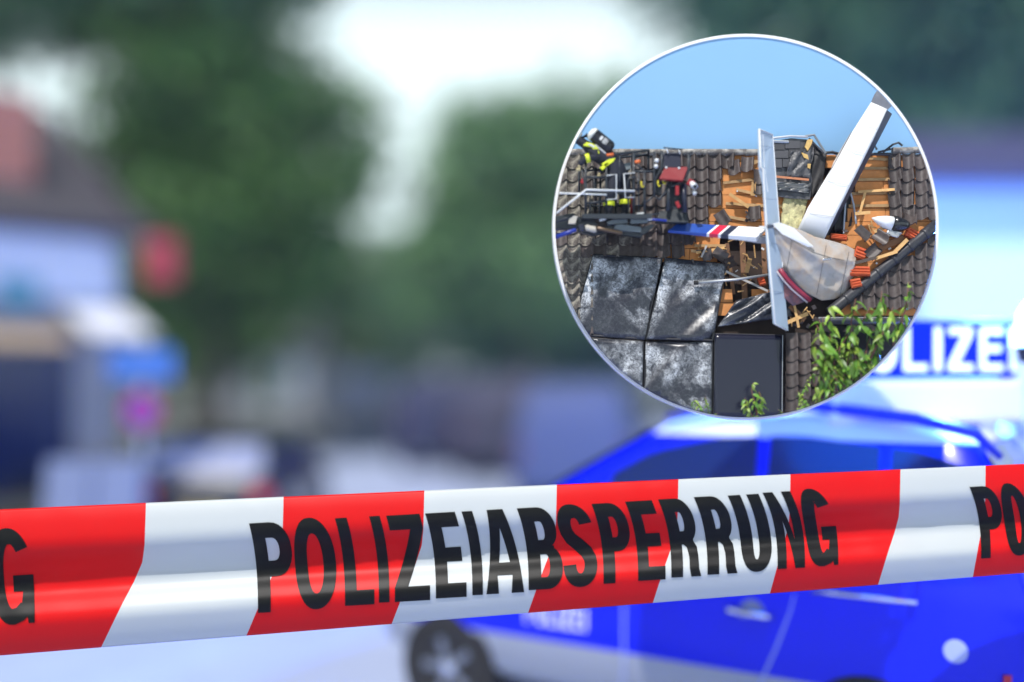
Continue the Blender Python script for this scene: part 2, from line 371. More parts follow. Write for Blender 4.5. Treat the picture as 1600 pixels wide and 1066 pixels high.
sp = thing('street_sign_post', at(224, 760, 12.2).xy.to_3d(), 'grey post with a blue plate above a round red and blue sign', 'sign')
b = MB(); b.tube([(0, 0, 0), (0, 0, 2.62)], .035, 10); b.build('post', M_STEEL, sp, smooth=True)
b = MB(); b.box((0, -.05, 2.33), (.74, .02, .36)); b.build('blue_plate', mat('sign_blue', (.05, .15, .40), .4), sp, bevel=.004)
b = MB(); b.lathe((0, -.04, 1.82), (0, -.06, 1.82), [(0, .2), (1, .2)], 24); rs = b.build('round_sign', mat('sign_ring', (.45, .02, .10), .4), sp)
b = MB(); b.lathe((0, -.061, 1.82), (0, -.064, 1.82), [(0, .145), (1, .145)], 24); b.build('blue_disc', mat('sign_disc', (.10, .04, .38), .4), rs)
b = MB(); b.box((0, -.067, 1.82), (.3, .004, .05), Matrix.Rotation(R(45), 3, 'Y')); b.build('red_bar', MATS['sign_ring'], rs)

for k, (px, lb) in enumerate(((112, 'pale pavement board in front of the dark shop window, nearer the shop door'), (190, 'pale pavement board standing beside the sign post'))):
    p = at(px, 760, 11.6)
    a = thing('pavement_board', (p.x, p.y, .0), lb, 'sign', 'pavement boards outside the shop')
    for sgn in (-1, 1):
        b = MB(); b.box((0, sgn * .16, .68), (.5, .03, 1.3), Matrix.Rotation(R(sgn * 11), 3, 'X')); b.build('board', mat('board_pale', (.16, .19, .27), .5), a, bevel=.006)

# ------------------------------------------------------------------ vehicles
def car(root, P, mats, windows, wheels, r, seam=(), trim=True):
    """P: stations (x, zb, belt, top); body lofted along x in the car's own axes (x forward, y left)"""
    xs = [p[0] for p in P]; HW = P_HW[root.name.split('.')[0]]
    zb = lin([(p[0], p[1]) for p in P]); be = lin([(p[0], p[2]) for p in P]); tp = lin([(p[0], p[3]) for p in P]); hw = lin(HW)
    def roofw(x): return hw(x) * (.96 - .20 * min(1, max(0, (tp(x) - be(x)) / .8)))
    def side(x, z):
        if z <= be(x): return hw(x) * (1.0 - .03 * max(0, (z - .75)) / .5)
        q = min(1, (z - be(x)) / max(.05, tp(x) - .07 - be(x))); return hw(x) * .97 + (roofw(x) - hw(x) * .97) * q
    st = []
    for a, c in zip(xs, xs[1:]):
        n = max(1, int(round((c - a) / .16)))
        st += [a + (c - a) * i / n for i in range(n)]
    st.append(xs[-1])
    rs = []
    for x in st:
        h, t, z0, bl = hw(x), tp(x), zb(x), be(x); rw = roofw(x)
        half = [(h * .86, z0), (h * .97, z0 + .09), (h, min(.75, (z0 + bl) / 2)), (h * .985, bl - .1), (h * .97, bl), (side(x, (bl + t) / 2), (bl + t - .07) / 2), (rw, t - .07), (rw * .93, t - .03), (rw * .7, t - .004), (0, t + .012)]
        rs.append([(x, y, z) for y, z in half] + [(x, -y, z) for y, z in reversed(half[:-1])])
    b = MB(); b.rings(rs); body = b.build('body', mats['body'], root, smooth=True)
    for nm, x0, x1, zl in windows:
        for s_ in (1, -1):
            b = MB(); n = 8; lo, hi = [], []
            for i in range(n + 1):
                x = x0 + (x1 - x0) * i / n; zt = max(zl + .02, tp(x) - .15)
                lo.append((x, s_ * (side(x, zl) + .006), zl)); hi.append((x, s_ * (side(x, zt) + .006), zt))
            mid = [(x, s_ * (side(x, (p[2] + q[2]) / 2) + .008), (p[2] + q[2]) / 2) for (x, _, _), p, q in zip(lo, lo, hi)]
            b.rings([lo, mid, hi], caps=False, closed=False); b.build(nm, M_DARKGLASS, root, smooth=True)
    def top_panel(nm, x0, x1, f, m):
        b = MB(); rr = []
        for i in range(9):
            x = x0 + (x1 - x0) * i / 8; rw = roofw(x) * f
            rr.append([(x, rw * k / 4, tp(x) + .02 - .016 * (k / 4) ** 4) for k in range(-4, 5)])
        b.rings(rr, caps=False, closed=False); return b.build(nm, m, root, smooth=True)
    for wx, s_ in wheels:
        y = s_ * (hw(wx) - .12)
        b = MB(); b.lathe((wx, s_ * (hw(wx) - .3), r), (wx, s_ * (hw(wx) + .004), r), [(0, r + .035), (1, r + .035)], 28); b.build('wheel_arch', M_RUBBER, root)
        wh = MB(); wh.lathe((wx, y - s_ * .1, r), (wx, y + s_ * .135, r), [(0, r * .6), (.04, r * .93), (.2, r), (.8, r), (.96, r * .93), (1, r * .68), (.9, r * .64)], 32)
        wo = wh.build('wheel', M_RUBBER, root, smooth=True)
        b = MB(); b.lathe((wx, y + s_ * .06, r), (wx, y + s_ * .125, r), [(0, r * .62), (.9, r * .64), (1, r * .60), (.6, r * .56), (.2, r * .5), (.2, .01)], 32); b.build('rim', mat('alloy_dark', (.22, .24, .28), .35, metal=.6), wo, smooth=True)
        for k in range(5):
            M = Matrix.Rotation(k * 2 * math.pi / 5 + .3, 3, 'Y'); b = MB()
            b.box(Vector((wx, y + s_ * .115, r)) + M @ Vector((0, 0, r * .32)), (r * .17, .03, r * .58), M); b.build('spoke', MATS['alloy_dark'], wo, bevel=.006)
        b = MB(); b.lathe((wx, y + s_ * .09, r), (wx, y + s_ * .14, r), [(0, r * .17), (.8, r * .16), (1, r * .1)], 16); b.build('hub_cap', M_CHROME, wo)
    return side, tp, hw, top_panel, roofw

P_HW = {'police_car': [(-.80, .74), (-.74, .88), (-.5, .95), (.3, .96), (2.6, .95), (3.1, .90), (3.4, .80), (3.5, .66)],
        'parked_car': [(-.78, .70), (-.7, .80), (-.4, .86), (2.5, .86), (3.0, .80), (3.3, .66)],
        'parked_van': [(-.95, .80), (-.9, .92), (-.6, .95), (2.8, .95), (3.2, .90), (3.45, .74)]}

# --- the police car, seen from its rear left quarter
A_C = R(58); u = Vector((-math.sin(A_C), math.cos(A_C)))
Oc = Vector((2.40, 6.605, 0.0))
pc = thing('police_car', Oc, 'blue and silver police car behind the barrier tape under the round board', 'police car', rz=math.atan2(u.y, u.x))
liv = bpy.data.materials.new('police_livery'); liv.use_nodes = True; n = liv.node_tree; bs = n.nodes['Principled BSDF']; L = n.links.new
tcn = n.nodes.new('ShaderNodeTexCoord'); sx_ = n.nodes.new('ShaderNodeSeparateXYZ'); L(tcn.outputs['Object'], sx_.inputs[0])
def step_z(th, up=True):
    g = n.nodes.new('ShaderNodeMath'); g.operation = 'GREATER_THAN'; L(sx_.outputs['Z'], g.inputs[0]); g.inputs[1].default_value = th; return g.outputs[0]
m1 = n.nodes.new('ShaderNodeMix'); m1.data_type = 'RGBA'; m1.inputs['A'].default_value = (.34, .37, .44, 1); m1.inputs['B'].default_value = (.002, .012, .70, 1); L(step_z(.62), m1.inputs['Factor'])
m2 = n.nodes.new('ShaderNodeMix'); m2.data_type = 'RGBA'; m2.inputs['B'].default_value = (.72, .76, .82, 1); L(m1.outputs['Result'], m2.inputs['A']); L(step_z(1.94), m2.inputs['Factor'])
L(m2.outputs['Result'], bs.inputs['Base Color']); bs.inputs['Roughness'].default_value = .30; bs.inputs['Coat Weight'].default_value = .12; bs.inputs['Coat Roughness'].default_value = .06; bs.inputs['Specular IOR Level'].default_value = .3
PST = [(-.80, .45, .80, .95), (-.75, .36, 1.18, 1.28), (-.62, .32, 1.25, 1.78), (-.5, .31, 1.26, 1.97), (-.2, .30, 1.27, 2.05), (.4, .30, 1.27, 2.11), (.9, .30, 1.27, 2.09), (1.33, .30, 1.26, 1.99), (1.95, .30, 1.24, 1.64), (2.4, .30, 1.2, 1.34), (2.7, .30, 1.12, 1.22), (3.1, .32, 1.0, 1.08), (3.4, .38, .82, .93), (3.5, .45, .62, .72)]
side, tp, hw, top_panel, roofw = car(pc, PST, {'body': liv}, [('front_quarter_window', 1.66, 2.12, 1.33), ('front_door_window', .66, 1.6, 1.33), ('rear_door_window', -.02, .6, 1.33), ('rear_quarter_window', -.52, -.08, 1.33)],
    [(2.75, 1), (2.75, -1), (0, 1), (0, -1)], .335)
top_panel('windscreen', 1.42, 2.42, .93, M_DARKGLASS); top_panel('rear_window', -.72, -.54, .9, M_DARKGLASS)
seam_m = mat('seam_lit_edge', (.35, .42, .75), .3)  # pale colour is the lit edge of the seams, painted on
for nm, pts in (('door_seam', [(1.44, .36), (1.44, .8), (1.44, 1.24)]), ('door_seam', [(.66, .40), (.60, .55), (.50, .78), (.42, 1.0), (.36, 1.25)])):
    b = MB(); b.tube([(x, side(x, z) + .002, z) for x, z in pts], .007, 6); b.build(nm, seam_m, pc)
for hx, hz in ((.66, .965), (1.58, .97)):
    b = MB(); y = side(hx, hz)
    b.lathe((hx - .02, y - .004, hz), (hx - .02, y + .006, hz), [(0, .075), (1, .075)], 18); hd = b.build('door_handle', mat('handle_recess', (.25, .28, .34), .3), pc)
    b = MB(); b.tube([(hx - .14, y + .01, hz - .01), (hx - .1, y + .045, hz), (hx + .1, y + .045, hz + .01), (hx + .12, y + .01, hz + .01)], .02, 8); b.build('grip', M_CHROME, hd, smooth=True)
b = MB(); b.lathe((-.44, side(-.44, .9) - .004, .9), (-.44, side(-.44, .9) + .012, .9), [(0, .06), (.9, .06), (1, .05)], 22); b.build('highlight_disc', mat('highlight_paint', (.35, .42, .75), .3, coat=.5), pc)  # painted highlight: pale disc for the shine on the rear quarter
b = MB(); b.tube([(x, side(x, 1.12) + .004, 1.125) for x in (-.25, .0, .3)], .016, 8); b.build('highlight_streak', M_CHROME, pc, smooth=True)  # bright strip stands for the highlight along the body line
for s_ in (1, -1):
    b = MB(); b.tube([(-.62, s_ * .70, 1.88), (-.5, s_ * .735, 2.005), (-.2, s_ * .745, 2.075), (.4, s_ * .75, 2.135), (.9, s_ * .75, 2.115), (1.25, s_ * .74, 2.03)], [.02, .03, .034, .034, .034, .02], 10)
    b.build('roof_rail', mat('rail_blue', (.004, .018, .5), .35), pc, smooth=True)
    b = MB(); ys = .80
    b.slab([(-.775, s_ * ys, .50), (-.66, s_ * .925, .50), (-.66, s_ * .915, .80), (-.775, s_ * ys, .80)], [(-.72, s_ * (ys - .08), .50), (-.64, s_ * .84, .50), (-.64, s_ * .84, .80), (-.72, s_ * (ys - .08), .80)])
    b.build('tail_light', mat('tail_light_red', (.45, .01, .02), .2), pc)
    b = MB(); b.lathe((1.9, s_ * .97, 1.33), (2.02, s_ * 1.12, 1.36), [(0, .03), (.3, .09), (1, .1), (1.05, .06)], 14); b.build('wing_mirror', liv, pc, smooth=True)
b = MB(); b.box((-.80, 0, .52), (.10, 1.5, .22)); b.build('rear_bumper', mat('silver_paint', (.6, .62, .68), .3), pc, bevel=.03)
# lettering on the front door
word = mat('livery_white', (.8, .82, .86), .4)
wd = [('P', .06), ('O', .066), ('L', .055), ('I', .02), ('Z', .058), ('E', .055), ('I', .02)]
x = 2.13
for ch, wl in wd:
    V, Fc = glyph_mesh(ch, 1.0 if ch == 'I' else .28, .16)
    b = MB(); b.v = [Vector((x - uu * wl, side(x - uu * wl, .86 - vv * .14) + .004 + k, .86 - vv * .14)) for uu, vv, k in V]
    for f in Fc: b.face(f)
    b.build('letter', word, pc); x -= wl + .017

# roof sign and beacons (lit)
SD = 6.25
c = at(1437, 546, SD); ca = Matrix.Rotation(-pc.rotation_euler.z, 3, 'Z')
def carpt(p): return ca @ (Vector(p) - Oc)
Rs = ca @ Matrix.Rotation(R(7), 3, 'Z')
wS, hS = 305 / F * SD, 92 / F * SD
blue_lit = mat('sign_blue_lit', (.001, .006, .35), .5, spec=.1, emit=(.001, .03, 1.0), estr=.7)
b = MB(); b.box(carpt(c), (wS, .14, hS), Rs); sgn = b.build('roof_sign', blue_lit, pc, bevel=.03)
white_lit = mat('sign_letter_lit', (.8, .85, .9), .4, emit=(.62, .85, 1.0), estr=1.0)
tot = 7 * .0 ; widths = {'P': 46, 'O': 50, 'L': 42, 'I': 13, 'Z': 44, 'E': 42}
x = 1289
for ch in 'POLIZEI':
    wl = widths[ch] * .93
    V, Fc = glyph_mesh(ch, 1.0 if ch == 'I' else .25, .16, .6)
    b = MB()
    for uu, vv, k in V:
        lx = (x + uu * wl - 1437) / F * SD; lz = (546 - (512 + vv * 68)) / F * SD
        b.v.append(carpt(c) + Rs @ Vector((lx, -.074 - k, lz)))
    for f in Fc: b.face(f)
    b.build('letter', white_lit, sgn); x += wl + 11
b = MB(); b.box(carpt(c) + Rs @ Vector((0, .03, -hS / 2 - .13)), (wS * 1.02, .30, .24), Rs); b.build('sign_glow_box', mat('glow_white', (.78, .80, .82), .4), pc, bevel=.03)  # white box added to stand for the glow under the sign
for dx in (-.38, .38):
    b = MB(); b.box(carpt(c) + Rs @ Vector((dx, 0.03, -hS / 2 - .28)), (.10, .22, .12), Rs); b.build('sign_glow_foot', MATS['glow_white'], pc)
def beacon(p, r, h):
    q = carpt(p)
    b = MB(); b.lathe(q, q + Vector((0, 0, h)), [(0, r), (.25, r * 1.02), (.7, r * .9), (.9, r * .6), (1, r * .15)], 20)
    o = b.build('beacon', mat('beacon_lit', (.1, .25, .9), .2, emit=(.25, .55, 1.0), estr=14), pc, smooth=True)
    b = MB(); b.lathe(q - Vector((0, 0, .10)), q, [(0, r * .9), (1, r * 1.1)], 20); b.build('beacon_base', M_RUBBER, o)
pb = at(1618, 540, 6.15); beacon(pb, .10, .26)
pb2 = at(1230, 600, 7.2); beacon(pb2, .10, .2)
for p, e in ((pb + Vector((-.05, .35, .55)), 2000), (pb2 + Vector((-.35, .5, .5)), 1000)):
    ld = bpy.data.lights.new('beacon_light', 'POINT'); lo = bpy.data.objects.new('beacon_light', ld); col.objects.link(lo)
    lo.location = p; ld.color = (.06, .22, 1.0); ld.energy = e; ld.shadow_soft_size = .12

# --- other parked vehicles
CST = [(-.78, .40, .70, .84), (-.7, .32, .92, 1.0), (-.45, .30, .96, 1.38), (-.1, .28, .97, 1.47), (.9, .28, .96, 1.47), (1.4, .28, .94, 1.36), (2.0, .28, .92, 1.02), (2.6, .29, .84, .92), (3.1, .32, .7, .8), (3.3, .4, .55, .64)]
VST = [(-.95, .45, 1.0, 1.3), (-.9, .36, 1.2, 1.95), (-.7, .34, 1.22, 2.02), (1.5, .34, 1.2, 2.04), (2.0, .34, 1.2, 1.95), (2.6, .34, 1.18, 1.34), (3.2, .36, 1.0, 1.12), (3.45, .45, .7, .82)]
def parked_car(px, Y, rz, paint, label):
    p = at(px, 0, Y); t = thing('parked_car', (p.x, p.y, 0), label, 'car', 'parked vehicles', rz=rz)
    s_, tp_, hw_, top_, rw_ = car(t, CST, {'body': paint}, [('front_door_window', .75, 1.75, 1.02), ('rear_door_window', -.4, .68, 1.02)], [(2.5, 1), (2.5, -1), (0, 1), (0, -1)], .30)
    top_('rear_window', -.66, -.40, .86, mat('glass_painted_reflection', (.20, .22, .28), .6)); top_('windscreen', 1.35, 2.0, .9, M_DARKGLASS)  # pale rear glass: the reflection is painted into its colour
    for q in (1, -1):
        b = MB(); b.box((-.73, q * .66, .82), (.12, .22, .2)); b.build('tail_light', MATS['tail_light_red'], t, bevel=.02)
    b = MB(); b.box((-.80, 0, .62), (.02, .5, .11)); b.build('number_plate', mat('plate_yellow', (.65, .5, .15), .5), t)
    return t
def parked_van(px, Y, rz, paint, label):
    p = at(px, 0, Y); t = thing('parked_van', (p.x, p.y, 0), label, 'van', 'parked vehicles', rz=rz)
    s_, tp_, hw_, top_, rw_ = car(t, VST, {'body': paint}, [('front_door_window', 1.3, 2.2, 1.28), ('side_window', -.7, 1.2, 1.34)], [(2.7, 1), (2.7, -1), (0, 1), (0, -1)], .33)
    top_('windscreen', 2.02, 2.58, .9, M_DARKGLASS)
    for q in (1, -1):
        b = MB(); b.box((-.90, q * .8, .98), (.1, .10, .34)); b.build('tail_light', mat('tail_light_dull', (.12, .015, .03), .5), t, bevel=.02)
    return t
parked_car(345, 13.2, R(90), mat('paint_black', (.02, .021, .028), .3, coat=.5), 'dark parked car with bright rear window by the pavement')
parked_van(690, 24, R(84), mat('paint_navy', (.03, .035, .08), .75), 'navy van in the middle of the row of dark vans')
parked_van(790, 22, R(84), mat('paint_slate', (.05, .05, .085), .75), 'slate coloured van nearest the police car bonnet')
parked_van(572, 34, R(90), mat('paint_pale', (.36, .38, .5), .6), 'pale lilac van far down the bright street')
parked_van(905, 17, R(80), mat('paint_glow_blue', (.07, .09, .17), .8), 'dull blue van added for the blue glow behind the police car roof')  # van added to fill the blue glow beside the board

# --- houses in the distance
def house(px0, px1, Y, ztop, wallm, roofm, label, depth=7, ridge=2.2, nwin=3):
    xa, xb = at(px0, 0, Y).x, at(px1, 0, Y).x; wd_ = xb - xa
    t = thing('house', ((xa + xb) / 2, Y + depth / 2, 0), label, 'house')
    b = MB(); b.box((0, 0, ztop / 2), (wd_, depth, ztop)); b.build('wall', wallm, t)
    b = MB(); e = .35; z0 = ztop
    for s_ in (-1, 1):
        b.slab([(-wd_ / 2 - e, s_ * (depth / 2 + e), z0 - .12), (wd_ / 2 + e, s_ * (depth / 2 + e), z0 - .12), (wd_ / 2 + e, 0, z0 + ridge), (-wd_ / 2 - e, 0, z0 + ridge)],
               [(-wd_ / 2 - e, s_ * (depth / 2 + e), z0 + .03), (wd_ / 2 + e, s_ * (depth / 2 + e), z0 + .03), (wd_ / 2 + e, 0, z0 + ridge + .16), (-wd_ / 2 - e, 0, z0 + ridge + .16)])
    b.build('roof', roofm, t)
    for k in range(nwin):
        x = -wd_ / 2 + wd_ * (k + .5) / nwin
        b = MB(); b.box((x, -depth / 2 - .01, 1.6), (1.0, .08, 1.3)); wf = b.build('window', M_WHITEP, t)
        b = MB(); b.box((x, -depth / 2 - .055, 1.6), (.84, .02, 1.12)); b.build('pane', mat('pane_pale', (.25, .35, .5), .1), wf)
    return t
house(1440, 1980, 13.5, 4.6, mat('wall_pale_blue', (.60, .74, .86), .7), mat('roof_violet', (.05, .05, .12), .7), 'pale blue rendered house with dark violet roof behind the lit police sign', ridge=1.2)
house(330, 480, 48, 2.9, mat('wall_grey_lilac', (.36, .38, .48), .8), mat('roof_grey', (.1, .1, .12), .8), 'low grey lilac house at the far end of the street')

# ------------------------------------------------------------------ barrier tape
DT = 5.0
def y_top(x): return 796 - .0444 * x
def y_bot(x): return 1024.5 - .0806 * x
phi = smooth_keys([(0, 26), (.16, 14), (.36, -40), (.46, -26), (.63, 42), (.70, 32), (.84, -22), (1, -36)])
NB = 200; bul = [0.0]
for i in range(NB): bul.append(bul[-1] + math.tan(R(phi((i + .5) / NB))) / NB)
def bulge(t, H):
    t = min(1, max(0, t)) * NB; i = min(NB - 1, int(t)); return (bul[i] + (bul[i + 1] - bul[i]) * (t - i)) * H
def tape_pt(x, y, lift=0.0):
    t = (y - y_top(x)) / (y_bot(x) - y_top(x)); H = (y_bot(x) - y_top(x)) / F * DT
    D = DT - bulge(t, H) - lift + .012 * math.sin(x / 260.0) + .0016 * math.sin(x / 31.0 + t * 4 + math.sin(x / 97.0) * 2) * (.4 + .6 * math.sin(x / 190.0) ** 2) + .0009 * math.sin(x / 12.0 - t * 7 + 2 * math.sin(x / 55.0)) * math.sin(x / 140.0 + 1)
    return at(x, y, D)
def tape_nrm(x, y):
    n_ = (tape_pt(x + 2, y) - tape_pt(x - 2, y)).cross(tape_pt(x, y + 1) - tape_pt(x, y - 1)).normalized()
    return n_ if n_.y < 0 else -n_
tape = thing('barrier_tape', (0, DT, 0), 'red and white striped police barrier tape with black block letters', 'barrier tape', world=True)
st = [(-640, -735), (-430, -518), (-210, -293), (8 - 0, -66), (228, 158), (443, 385), (663, 612), (870, 825), (1060, 1020), (1235, 1203), (1407, 1372), (1540, 1520), (1690, 1672), (1830, 1815), (1960, 1948), (2090, 2080)]
st = [s_ for s_ in st if s_[0] not in (8,)]
st = [(-640, -735), (-430, -518), (-212, -294)] + st[3:]
bf = smooth_keys([(0, 0), (.3, -.02), (.48, .16), (1, 1)])
bf = lin([(0, 0), (.12, .01), (.3, .03), (.42, .08), (.55, .26), (.7, .52), (1, 1)])
tm = [mat('tape_red', (.60, .003, .004), .46, spec=.18), mat('tape_white', (.47, .50, .515), .42, spec=.35)]
b = MB(); NT = 60
stripe = 0
def bx(k, t): return st[k][0] + (st[k][1] - st[k][0]) * bf(t)
for k in range(len(st) - 1):
    nx = 26
    for i in range(nx):
        cols = []
        for q in (i / nx, (i + 1) / nx):
            cl = []
            for j in range(NT + 1):
                t = j / NT; x = bx(k, t) * (1 - q) + bx(k + 1, t) * q
                y = y_top(x) + (y_bot(x) - y_top(x)) * t; cl.append(tape_pt(x, y))
            cols.append(cl)
        # colour: the stripe that starts at 228 is white
        k228 = [s_[0] for s_ in st].index(228)
        b.rings(cols, m=(1 if (k - k228) % 2 == 0 else 0), caps=False, closed=False)
to = b.build('tape_band', tm, tape, smooth=True)
bm = bmesh.new(); bm.from_mesh(to.data); bmesh.ops.remove_doubles(bm, verts=bm.verts[:], dist=1e-4); bmesh.ops.recalc_face_normals(bm, faces=bm.faces[:])
if sum(f.normal.y for f in bm.faces) > 0: bmesh.ops.reverse_faces(bm, faces=bm.faces[:])
bm.to_mesh(to.data); bm.free()
sol = to.modifiers.new('thickness', 'SOLIDIFY'); sol.thickness = .003; sol.offset = -1
LET = [('N', -108, 834, -90, 986, 62), ('G', -24, 829, -12, 977, 66),
       ('P', 389, 818, 403, 958, 58), ('O', 450, 813, 463, 952, 64), ('L', 523, 810, 539, 947, 46), ('I', 576.5, 807, 592, 942, 16.5), ('Z', 602, 806, 617, 941, 55), ('E', 664, 802.5, 681, 935.5, 48),
       ('I', 721, 799.5, 738, 930.5, 16.5), ('A', 743, 798, 760, 929, 59), ('B', 807.5, 794.5, 826, 922.5, 54), ('S', 862, 791, 881, 917, 53), ('P', 924, 787.5, 943, 912.5, 47), ('E', 976.5, 784, 997, 908, 43),
       ('R', 1028, 780.5, 1049, 903, 46), ('R', 1084, 777, 1105.5, 898.5, 46), ('U', 1137, 774.5, 1159, 893.5, 48), ('N', 1191.5, 770, 1215, 889.5, 43), ('G', 1239, 766.5, 1261, 885.5, 49),
       ('P', 1515, 761, 1533, 873, 38), ('O', 1553, 758, 1572, 868, 42), ('L', 1602, 755, 1621, 866, 31), ('I', 1638, 753, 1657, 863, 12), ('Z', 1656, 752, 1675, 862, 38)]
M_INK = mat('tape_ink', (.003, .003, .003), .46, spec=.20)
GC = {}
for ch, tx, ty, bx_, by, W in LET:
    if (ch, round(W / 8)) not in GC: GC[(ch, round(W / 8))] = glyph_mesh(ch, 1.0 if ch == 'I' else min(.40, 20 / W), .172, cut=40)
    V, Fc = GC[(ch, round(W / 8))]
    b = MB(); NR = []
    for uu, vv, k in V:
        x = tx + (bx_ - tx) * (1 - max(0.0, 1 - vv) ** 2.6) + uu * W; y = ty + (by - ty) * vv - .058 * uu * W
        b.v.append(tape_pt(x, y, .0035 + k)); NR.append(tape_nrm(x, y))
    for f in Fc: b.face(f)
    lo = b.build('letter', M_INK, tape, smooth=True)
    bm = bmesh.new(); bm.from_mesh(lo.data)
    for f in bm.faces:
        f.normal_update()
        if f.normal.y > 0: f.normal_flip()
    bmesh.ops.triangulate(bm, faces=bm.faces[:])
    bm.to_mesh(lo.data); bm.free()
    lo.data.normals_split_custom_set_from_vertices([tuple(q) for q in NR])
for px, lb in ((-742, 'left'), (2092, 'right')):
    p = at(px, 900, DT)
    t = thing('barrier_post', (p.x, p.y, 0), 'steel post on a round foot holding the %s end of the barrier tape' % lb, 'post', 'barrier posts')
    b = MB(); b.tube([(0, 0, .05), (0, 0, 2.0)], .04, 12); b.build('pole', M_STEEL, t, smooth=True)
    b = MB(); b.lathe((0, 0, 0.004), (0, 0, .07), [(0, .24), (.6, .23), (1, .06)], 24); b.build('foot', M_RUBBER, t)

# ------------------------------------------------------------------ round display board with the crash scene in relief
DP = 5.18                       # distance of the board
CX, CY, RAD = 1165.0, 355.0, 301.5
S0 = DP / F
BC = at(CX, CY, DP)
def P(x, y, w): return at(x, y, DP - w * .82)
def roofw(y): return .055 + (y - 235) * .00050
def Q(x, y, k=0.0): return P(x, y, roofw(y) + k)
INSET = []
n_before = set(o.name for o in bpy.data.objects)

bd = thing('display_board', BC, 'large round board with thin white rim showing a crash on a tiled roof', 'display board', world=True)
b = MB(); n = 160
r0 = (RAD - 2) * S0
b.lathe(BC + Vector((0, .07, 0)), BC, [(0, r0), (1, r0)], n); b.build('sky_panel', mat('panel_sky', (.25, .47, .74), .75, var=.03, vscale=1.2), bd)
b = MB(); rr = []
for (rad, dy) in ((RAD * S0, .08), (RAD * S0, -.004), ((RAD - .6) * S0, -.006), ((RAD - 4.2) * S0, -.006), ((RAD - 4.8) * S0, -.004), ((RAD - 4.8) * S0, .03)):
    rr.append([BC + Vector((math.cos(2 * math.pi * k / n) * rad, dy, math.sin(2 * math.pi * k / n) * rad)) for k in range(n)])
b.rings(rr, caps=False); b.build('rim', mat('rim_white', (.93, .93, .93), .5), bd, smooth=False)
mY = 8.75; mp_ = at(CX, CY, mY)
b = MB(); b.tube([BC + Vector((0, .06, 0)), mp_], .06, 12); b.build('support_arm', M_STEEL, bd, smooth=True)
b = MB(); b.tube([(mp_.x, mp_.y, 0), (mp_.x, mp_.y, mp_.z + .1)], .09, 14); b.build('mast', M_STEEL, bd, smooth=True)

n_board = set(o.name for o in bpy.data.objects)

# ---- roof
RL = Q(1165, 520, 0)
roof = thing('tiled_roof', RL, 'steep brown pantile roof torn open to its orange boarding', 'roof', world=True)
M_TILE = mat('tile_brown', (.072, .056, .053), .48, var=.35, vscale=60, rnd=.22, spec=.5)
M_TILEL = mat('tile_lichen', (.08, .066, .06), .7, vscale=38, rnd=.15, c2=(.26, .235, .19), var=.2)
M_DECK = mat('boarding_orange', (.60, .245, .075), .8, var=.22, vscale=14)
M_BATT = mat('batten_wood', (.42, .26, .12), .8, var=.3, vscale=30, rnd=.3)
M_ATTIC = mat('attic_shade', (.035, .022, .018), .9, var=.4, vscale=20)

def in_poly(x, y, poly):
    c = False
    for (x1, y1), (x2, y2) in zip(poly, poly[1:] + poly[:1]):
        if (y1 > y) != (y2 > y) and x < (x2 - x1) * (y - y1) / (y2 - y1) + x1: c = not c
    return c
hole1 = [(1128, 372), (1205, 376), (1222, 430), (1190, 458), (1150, 470), (1128, 440), (1122, 400)]
hole2 = [(1290, 262), (1332, 240), (1334, 300), (1320, 352), (1312, 372), (1268, 366)]
hole3 = [(1225, 470), (1330, 440), (1300, 500), (1228, 512)]
# dark sheet painted as the attic's shade behind, and the boarding in separate boards with openings
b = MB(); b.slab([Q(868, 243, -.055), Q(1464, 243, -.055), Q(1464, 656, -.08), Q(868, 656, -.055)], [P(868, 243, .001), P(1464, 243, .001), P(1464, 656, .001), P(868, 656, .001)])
b.build('attic_shade_sheet', M_ATTIC, roof)
# boarding: planks 20 px high laid along the roof
step = 6.0
y = 242.0; row = 0
while y < 655:
    h = 21.0; xs = 868.0
    runs = []; cur = None
    x = 868.0
    while x < 1464:
        xm, ym = x + step / 2, y + h / 2
        ok = not (in_poly(xm, ym, hole1) or in_poly(xm, ym, hole2) or in_poly(xm, ym, hole3)) and not (ym > 503 and xm > 1100) and not (ym > 415 and xm < 1120)
        if ok:
            if cur is None: cur = [x, x + step]
            else: cur[1] = x + step
        elif cur: runs.append(cur); cur = None
        x += step
    if cur: runs.append(cur)
    for xa, xb in runs:
        cuts = [xa]; c_ = xa + random.uniform(40, 150)
        while c_ < xb - 30: cuts.append(c_); c_ += random.uniform(110, 170)
        cuts.append(xb)
        for p0, p1 in zip(cuts, cuts[1:]):
            j = [random.uniform(-2.5, 2.5) for _ in range(2)]; k = random.uniform(-.002, .0005)
            f_ = [Q(p0 + .4, y, k), Q(p1 - .4, y, k), Q(p1 - .4 + (j[0] if p1 == xb else 0), y + h - .8, k), Q(p0 + .4 + (j[1] if p0 == xa else 0), y + h - .8, k)]
            b = MB(); b.slab(f_, [p + Vector((0, .012, 0)) for p in f_]); b.build('board', M_DECK, roof)
    y += h
